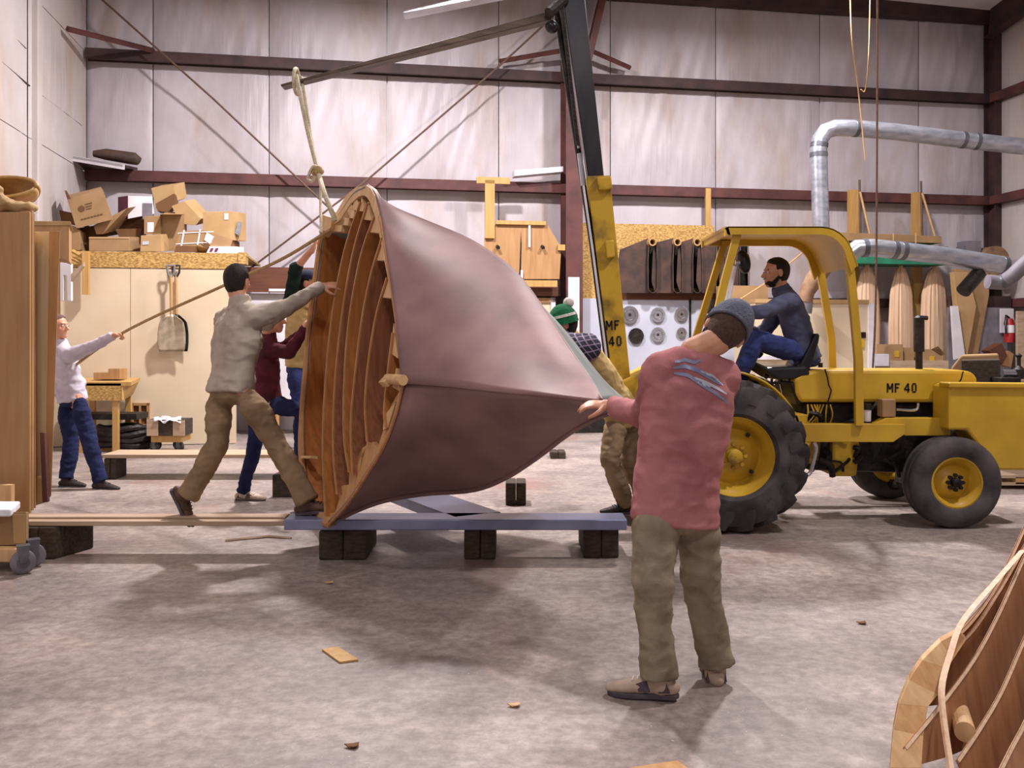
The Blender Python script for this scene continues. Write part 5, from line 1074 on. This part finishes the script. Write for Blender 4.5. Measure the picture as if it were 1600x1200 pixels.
def person(label, head, neck, sh, el, wr, hip, kn, an, heads=1.09, face=(0, 1, 0), up=(0, 0, 1), handdir=None, palm=None, curl=((.35, .5, .4), (.35, .5, .4)), shirt='sh_grey', pants='khaki', shoe='boot', toes=None, hair='hair_dark', hem=-.10, bulk=1.0, base=None, sleeves=(1, 1), cuff=.9, chest=.185, waist=.165, hat=None, skin_arm=(0, 0), beard=False, heel_up=(0, 0), body_fold=.017, leg_r=(.095, .075, .068), hip_w=.165, vest=None):
    PT = lambda q: P(*q) if not isinstance(q, Vector) else q
    head, neck = PT(head), PT(neck); sh, el, wr = [list(map(PT, x)) for x in (sh, el, wr)]; hip, kn, an = [list(map(PT, x)) for x in (hip, kn, an)]
    up, face = V(up), V(face)
    t = tag(None, 0) if False else None
    hc = (hip[0]+hip[1])/2; sc = (sh[0]+sh[1])/2; hx = hip[1]-hip[0]; sx = sh[1]-sh[0]
    bodyloc = base if base is not None else V((hc.x, hc.y, min(an[0].z, an[1].z)-.08))
    mb = MB(); q, fr = head_mesh(mb, head, up, face, neck, heads)
    tl = lerp(sc, neck, .35)
    torso(mb, hc, tl, hx, sx, [(-.12, .10, .08), (0, .12, .085), (.3, .11, .08), (.65, .13, .09), (.9, .13, .08), (1.02, .07, .06)])
    for i in (0, 1):
        mb.limb([sh[i], el[i], wr[i]], [.055, .042, .029]); mb.limb([lerp(hc, hip[i], .8), kn[i], an[i]], [.07, .05, .036]); mb.limb([lerp(sc, neck, .2), sh[i]], [.06, .05])
        tdir = (V(toes[i]) if not isinstance(toes[i], tuple) else V(toes[i])).normalized()
        mb.limb([lerp(an[i], kn[i], .05), an[i]+(an[i]-kn[i]).normalized()*.03], [.034, .03])
        hd = V(handdir[i]) if handdir and handdir[i] else (wr[i]-el[i]); pn = V(palm[i]) if palm and palm[i] else V((0, 0, -1))
        hand_mesh(mb, wr[i], hd, pn, 1 if i else -1, curl[i])
    body = mb.build('person', 'skin', None, voxel=.0072, sm=3)
    # put the origin at the feet
    tag(body, label, 'person')
    par = body
    # shirt
    m = MB(); B = bulk
    torso(m, hc, tl, hx, sx, [(hem, waist*1.04*B, .128*B), (hem+.004, waist*1.06*B, .132*B), (.08, waist*1.03*B, .125*B), (.3, waist*B, .118*B), (.6, chest*B, .128*B), (.85, chest*.98*B, .115*B), (1.0, chest*.6*B, .085*B), (1.10, .072, .07)])
    for i in (0, 1):
        m.limb([lerp(sc, neck, .2), sh[i]], [.082*B, .074*B]); m.limb([lerp(sc, neck, .72), lerp(sh[i], neck, .10)], [.068*B, .068*B]); e = sleeves[i]
        c0 = lerp(el[i], wr[i], cuff)
        if e >= 1: m.limb([sh[i], el[i], c0], [.076*B, .058*B, .043*B]); m.tube([c0, lerp(el[i], wr[i], min(1, cuff+.06))], .040*B, 12)
        elif e > 0: m.limb([sh[i], lerp(sh[i], el[i], e)], [.074*B, .058*B])
    m.tube([neck-(neck-hc).normalized()*.05, neck+(head-neck).normalized()*.055], [.095, .072], 18)
    so = m.build('shirt', vest or shirt, par, voxel=.0105, sm=5, fold=body_fold)
    so['label'] = {'sh_red': 'faded red long sleeved shirt', 'sh_grey': 'oatmeal grey knit sweater', 'sh_maroon': 'maroon shirt', 'sh_white': 'white sweatshirt', 'sh_blue': 'slate blue sweater', 'sh_tan': 'tan sweater'}.get(vest or shirt, 'shirt')
    if vest:
        for i in (0, 1):
            m2 = MB(); c0 = lerp(el[i], wr[i], cuff if sleeves[i] >= 1 else 0)
            if not c0 == el[i]: k_ = 1.0 if shirt == 'plaid' else .74; m2.limb([lerp(sh[i], el[i], -.05), el[i], c0], [.105*B*k_, .092*B*k_, .055*B])
            else: m2.limb([sh[i], el[i]], [.082*B, .06*B])
            s2 = m2.build('sleeve', shirt, par, voxel=.0105, sm=4, fold=body_fold)
    # trousers
    m = MB(); r0, r1, r2 = leg_r
    ax = (tl-hc); torso(m, hc, tl, hx, sx, [(-.20, hip_w*.62, .085), (-.14, hip_w*.96, .115), (-.02, hip_w*.98, .118), (.06, hip_w*.88, .10), (.10, hip_w*.80, .09)])
    for i in (0, 1):
        hp = lerp(hip[i], kn[i], .16); ae = lerp(kn[i], an[i], 1.08)
        m.limb([hp, lerp(hip[i], kn[i], .35), kn[i], lerp(kn[i], an[i], .93)], [r0*.74, r0, r1, r2]); m.tube([lerp(kn[i], an[i], .9), ae], [r2, r2*1.06], 16)
    m.build('trousers', pants, par, voxel=.0105, sm=5, fold=body_fold*1.1)
    # shoes
    for i in (0, 1):
        td = V(toes[i]).normalized(); a = an[i]; dn = -UZ+td*(td.z*-1) if abs(td.z) < .1 else (-UZ-td*(-UZ).dot(td)); dn.normalize(); sd = td.cross(dn).normalized()
        sm_ = MB(); b = a+dn*.075
        for o, w_, h_ in ((-.045, .036, .036), (-.02, .039, .045), (.03, .041, .046), (.08, .045, .038), (.125, .048, .031), (.16, .044, .026), (.185, .036, .022)):
            sm_.ell(b+td*o-dn*(h_-.036+.0), (.05, w_, h_), td, sd, dn, 14, 8)
        sm_.limb([a-dn*.015, b-td*.012-dn*.01], [.050, .050])
        u = sm_.build('shoe', shoe, par, voxel=.007, sm=2)
        ol = [(-.09, .0), (-.075, .032), (-.03, .036), (.04, .038), (.12, .050), (.18, .044), (.215, .022), (.222, 0), (.215, -.022), (.18, -.04), (.12, -.046), (.04, -.036), (-.03, -.035), (-.075, -.032)]
        MB().prism([b+td*x+sd*y+dn*.022 for x, y in ol], dn*.022).build('sole', 'sole', u, bevel=.004)
        lc = MB()
        for k in range(4): c0 = b+td*(.045+.022*k)-dn*(.048-.006*k); lc.tube([c0+sd*.024, c0-dn*.006, c0-sd*.024], .0035, 6)
        lc.build('laces', 'paper' if shoe == 'sneaker' else 'bootd', u)
        if shoe == 'sneaker':
            ov = MB()
            for o, sg in ((-.035, 1), (-.035, -1), (.05, 1), (.05, -1)): c0 = b+td*o+sd*.036*sg; ov.prism([c0-td*.02+dn*.01, c0+td*.03+dn*.012, c0+td*.045-dn*.02-sd*.008*sg, c0+td*.0-dn*.035-sd*.006*sg], sd*.010*sg)
            ov.build('overlay', 'suede', u, bevel=.002)
    # hair
    if hair:
        u, f, r = fr; hm = MB(); rows = []
        for i in range(19):
            ph = math.pi*(i+.5)/19; row = []
            for j in range(28):
                th = 2*math.pi*j/28; x, y, z = math.sin(ph)*math.cos(th), math.sin(ph)*math.sin(th), math.cos(ph)
                s_ = 1.0; front = y; lim = .42+.25*(1-min(1, abs(x)*1.1)) if y > .25 else (-.12 if y > -.1 and abs(x) > .6 else -.95)
                k = max(0, min(1, (z-lim)/.14+.5)); s_ = .80+.20*k
                nn = 1+.02*noise.noise(V((x*6, y*6, z*6)))
                row.append(head+r*x*.084*heads*s_*nn+f*(y*.107-.012)*heads*s_*nn+u*(z*.096*(1.42 if z < 0 and y < .1 else 1)+.034)*heads*s_*nn)
            rows.append(row)
        hm.rings(rows).build('hair', hair, par, smooth=True)
    if beard:
        u, f, r = fr; bm_ = MB(); bm_.ell(q(0, .040, -.078), (.052, .056, .040), r, f, u); bm_.limb([q(.064, .0, -.035), q(.055, .03, -.07)], [.014, .02]); bm_.limb([q(-.064, .0, -.035), q(-.055, .03, -.07)], [.014, .02]); bm_.ell(q(0, .098, -.046), (.024, .008, .006), r, f, u)
        bm_.build('beard', hair, par, voxel=.006, sm=2)
    for k in (-1, 1):
        ey = MB().ell(q(.030*k, .082, .008), (.013, .011, .010), *fr[::-1] if False else (fr[2], fr[1], fr[0])).build('eye', 'eye', par, smooth=True)
        MB().ell(q(.030*k, .0905, .008), (.006, .004, .006), fr[2], fr[1], fr[0]).build('iris', 'pupil', ey, smooth=True)
        MB().limb([q(.014*k, .090, .026), q(.046*k, .078, .028)], [.004, .004], 6).build('eyebrow', hair or 'hair_dark', par, smooth=True)
    return body, q, fr
# ---- man in the red shirt (nearest, seen from behind)
b1, q, fr = person('man in faded red shirt and khaki trousers seen from behind, holding the hull tip',
    (1132, 518, 4.02), (1085, 551, 3.98), [(1030, 580, 3.95), (1128, 590, 4.02)], [(1004, 650, 4.18), (1108, 690, 4.38)], [(952, 633, 4.42), (1050, 650, 4.60)],
    [(1026, 782, 4.0), (1084, 788, 4.02)], [(1020, 912, 3.86), (1096, 912, 4.08)], [(1030, 1046, 3.86), (1117, 1030, 4.08)],
    up=(.55, .3, .75), face=(-.15, 1, -.45), handdir=[(-1, .15, .05), (-1, .1, .1)], palm=[(0, .4, -1), (0, 0, -1)], curl=[(.25, .35, .3), (.4, .5, .4)], shirt='sh_red', pants='khakid', hair='hair_short', shoe='sneaker', toes=[(-1, .28, -.04), (.05, 1, -.02)],
    bulk=1.1, hem=-.14, cuff=.80, chest=.19, waist=.17, leg_r=(.105, .085, .08), hip_w=.17, body_fold=.018)
# knit cap
u, f, r = fr; rows = []
for i in range(12):
    ph = math.pi*.5*(i+.5)/12*1.12; rows.append([q(0, 0, 0)+r*math.sin(ph)*math.cos(t*.2618)*.102+f*(math.sin(ph)*math.sin(t*.2618)*.124-.014)+u*(math.cos(ph)*.122+.030-.02*math.sin(t*.2618)*math.sin(ph)) for t in range(24)])
MB().rings(rows).build('knit_cap', 'knit_cap', b1, smooth=True)
cb_ = MB().tube([q(0, 0, 0)+r*math.cos(t*.2618)*.098+f*(math.sin(t*.2618)*.121-.014)+u*(.012-.02*math.sin(t*.2618)) for t in range(25)], .008, 8).build('cap_band', 'knit_cap', b1, smooth=True)
# back print: brush-like blue strokes laid on the shirt surface
shirt = [o for o in b1.children if o.name.startswith('shirt')][0]
def project(px, py, lift=.004):
    d = (P(px, py, 1)-CAMP).normalized(); ok, loc, nn, _ = shirt.ray_cast(CAMP-V(shirt['_w']), d)
    return (loc+V(shirt['_w'])-d*lift) if ok else None
bpy.context.view_layer.update()
for pts, wd in (([(1054, 566), (1070, 562), (1085, 566), (1095, 563)], 6), ([(1052, 575), (1070, 572), (1090, 578), (1105, 588), (1125, 600)], 7), ([(1053, 583), (1075, 586), (1095, 600), (1115, 612), (1138, 630)], 7), ([(1085, 590), (1100, 596), (1120, 606), (1136, 616)], 5), ([(1095, 580), (1115, 588), (1130, 602)], 4), ([(1090, 597), (1110, 604)], 5)):
    g = []
    for k in range(16):
        t = k/15*(len(pts)-1); i = min(int(t), len(pts)-2); x = lerp(pts[i][0], pts[i+1][0], t-i); y = lerp(pts[i][1], pts[i+1][1], t-i); w2 = wd*(.5+.5*math.sin(math.pi*k/15))
        a, b, c = project(x, y-w2/2), project(x, y), project(x, y+w2/2)
        if a and b and c: g.append([a, b, c])
    if len(g) > 2: MB().sheet(g).build('back_print', 'bluebeam' if wd > 5 else 'wgrey', shirt, smooth=True)
# ---- grey sweater man
person('man in oatmeal grey sweater and khaki trousers stepping up and pushing the hull', (371, 441, 6.72), (376, 474, 6.70), [(352, 500, 6.82), (400, 496, 6.56)], [(415, 505, 7.02), (447, 482, 6.66)], [(470, 468, 7.1), (503, 447, 6.86)],
    [(344, 606, 6.68), (378, 608, 6.50)], [(340, 694, 6.52), (434, 694, 6.52)], [(297, 770, 6.50), (477, 778, 6.44)], face=(.25, 1, .1), up=(.05, 0, 1), handdir=[None, (1, .1, .1)], palm=[(.5, .8, 0), (.3, .6, -.6)], curl=[(.3, .4, .3), (.25, .35, .25)],
    shirt='sh_grey', pants='khaki', shoe='boot', toes=[(.45, .0, -.88), (1, -.1, .12)], hem=-.07, bulk=1.12, cuff=.92, chest=.20, leg_r=(.10, .082, .078), body_fold=.018)
# ---- maroon shirt man
person('man in maroon shirt and dark jeans mostly hidden behind the grey-sweatered man', (425, 499, 8.25), (418, 524, 8.3), [(402, 540, 8.5), (420, 545, 8.15)], [(440, 545, 8.5), (452, 552, 8.12)], [(478, 515, 8.3), (478, 508, 8.02)],
    [(408, 628, 8.45), (425, 630, 8.22)], [(398, 695, 8.5), (470, 643, 8.12)], [(381, 763, 8.62), (474, 742, 8.1)], face=(1, .3, .1), handdir=[None, (.5, .1, 1)], palm=[(1, 0, 0), (.9, .2, 0)], curl=[(.4, .5, .4), (.5, .8, .6)],
    shirt='sh_maroon', pants='jeansd', shoe='sneaker', toes=[(1, -.15, 0), (1, 0, 0)], hem=-.08, bulk=1.0, hair='hair_grey', leg_r=(.088, .068, .062))
# ---- tall man in tan vest with the raised arm
b4, q, fr = person('tall man with dark cap and tan vest stretching a bare forearm up the hull edge', (483, 444, 8.9), (478, 470, 8.95), [(452, 482, 8.9), (492, 482, 9.1)], [(462, 420, 8.75), (500, 520, 8.8)], [(489, 388, 8.65), (503, 490, 8.6)],
    [(460, 568, 9.0), (484, 570, 9.1)], [(470, 640, 8.75), (488, 650, 9.0)], [(468, 722, 8.95), (488, 725, 9.1)], face=(1, -.1, .2), handdir=[(.4, -.1, 1), None], palm=[(1, .2, 0), (1, 0, 0)],
    shirt='sh_green', vest='sh_tan', pants='jeans', shoe='boot', toes=[(1, -.1, 0), (1, -.1, 0)], hem=-.05, bulk=1.0, sleeves=(1, 1), cuff=.12, leg_r=(.088, .066, .06))
u, f, r = fr; rows = []
for i in range(10):
    ph = math.pi*.5*(i+.5)/10; rows.append([q(0, 0, 0)+r*math.sin(ph)*math.cos(t*.2618)*.098+f*(math.sin(ph)*math.sin(t*.2618)*.122-.012)+u*(math.cos(ph)*.115+.035) for t in range(24)])
MB().rings(rows).build('cap', 'navy', b4, smooth=True)
fb_ = thing('step_block', 'low timber step hidden behind the hull under the tall man', 'block', V((-1.95, 9.0, 0)))
MB().box(V((-2.05, 9.03, .11)), (.6, .5, .22)).build('baulk', 'timber', fb_, bevel=.01)
# ---- white sweatshirt man
person('man in white sweatshirt and navy jeans hauling the rope at the left', (91, 511, 9.42), (93, 539, 9.45), [(92, 556, 9.6), (108, 556, 9.25)], [(125, 598, 9.5), (142, 543, 9.15)], [(95, 592, 9.45), (178, 524, 9.05)],
    [(102, 620, 9.55), (122, 620, 9.35)], [(112, 690, 9.5), (140, 690, 9.3)], [(104, 744, 9.42), (156, 748, 9.28)], face=(1, -.25, 0), up=(-.05, 0, 1), handdir=[(-1, 0, .1), (1, -.05, .1)], palm=[(0, 0, -1), (0, -.3, -1)], curl=[(.9, 1.2, .8), (.9, 1.2, .8)],
    shirt='sh_white', pants='jeansd', shoe='bootd', toes=[(1, -.2, 0), (1, -.2, -.02)], hem=-.10, bulk=1.05, hair='hair_grey', leg_r=(.095, .078, .07))
# ---- plaid man with green knit hat
b6, q, fr = person('man in green pom-pom hat, tan vest and plaid sleeves bent behind the hull tip', (880, 508, 7.40), (893, 531, 7.5), [(916, 542, 7.36), (912, 545, 7.75)], [(876, 540, 7.05), (870, 600, 7.6)], [(846, 585, 6.95), (850, 620, 7.35)],
    [(966, 652, 7.85), (990, 652, 8.0)], [(952, 715, 7.72), (985, 720, 7.9)], [(976, 782, 7.95), (1005, 780, 8.1)], face=(-1, -.1, -.5), up=(-.25, -.05, 1), handdir=[(-1, 0, -.1), (-1, 0, 0)], palm=[(0, 0, -1), (0, 0, -1)],
    shirt='plaid', vest='sh_tan', pants='khaki', shoe='bootd', toes=[(-1, -.2, 0), (-1, -.2, 0)], hem=-.06, bulk=1.12, hair='hair_dark', leg_r=(.105, .088, .075), cuff=.9)
u, f, r = fr; rows = []
for i in range(12):
    ph = math.pi*.5*(i+.3)/12; rows.append([q(0, 0, 0)+r*math.sin(ph)*math.cos(t*.2618)*.104+f*(math.sin(ph)*math.sin(t*.2618)*.126-.012)+u*(math.cos(ph)*.145+.03) for t in range(24)])
hat = MB().rings(rows).build('knit_hat', 'knit_green', b6, smooth=True)
MB().lathe(q(0, -.012, .008), u, [(0, .11), (0, .123), (.05, .118), (.05, .105)], 26).build('hat_cuff', 'knit_green', hat, smooth=True)
MB().lathe(q(0, -.012, .060), u, [(0, .10), (0, .117), (.022, .112), (.022, .09)], 26).build('white_stripe', 'pom', hat, smooth=True)
pm = MB(); pm.ell(q(.02, -.085, .155), (.045, .045, .045), n=20, m=14); pm.build('pompom', 'pom', hat, smooth=True)
# ---- driver
person('bearded driver in slate blue sweater and blue jeans seated on the tractor', (1212, 427, 7.86), (1222, 455, 7.88), [(1236, 470, 7.66), (1232, 470, 8.06)], [(1188, 488, 7.50), (1188, 524, 8.15)], [(1137, 486, 7.66), (1150, 508, 8.0)],
    [(1258, 556, 7.78), (1258, 556, 7.98)], [(1180, 528, 7.64), (1176, 530, 8.1)], [(1152, 605, 7.64), (1150, 605, 8.1)], face=(-1, -.12, -.08), up=(-.02, 0, 1), handdir=[(-1, .1, -.1), (-1, 0, .1)], palm=[(0, 0, -1), (0, 0, -1)], curl=[(.8, 1.0, .8), (.8, 1.0, .8)],
    shirt='sh_blue', pants='jeans', shoe='boot', toes=[(-1, 0, -.1), (-1, 0, -.1)], hem=-.08, bulk=1.02, hair='hair_dark', beard=True, leg_r=(.092, .078, .066))
for o in bpy.data.objects:
    if '_w' in o: del o['_w']
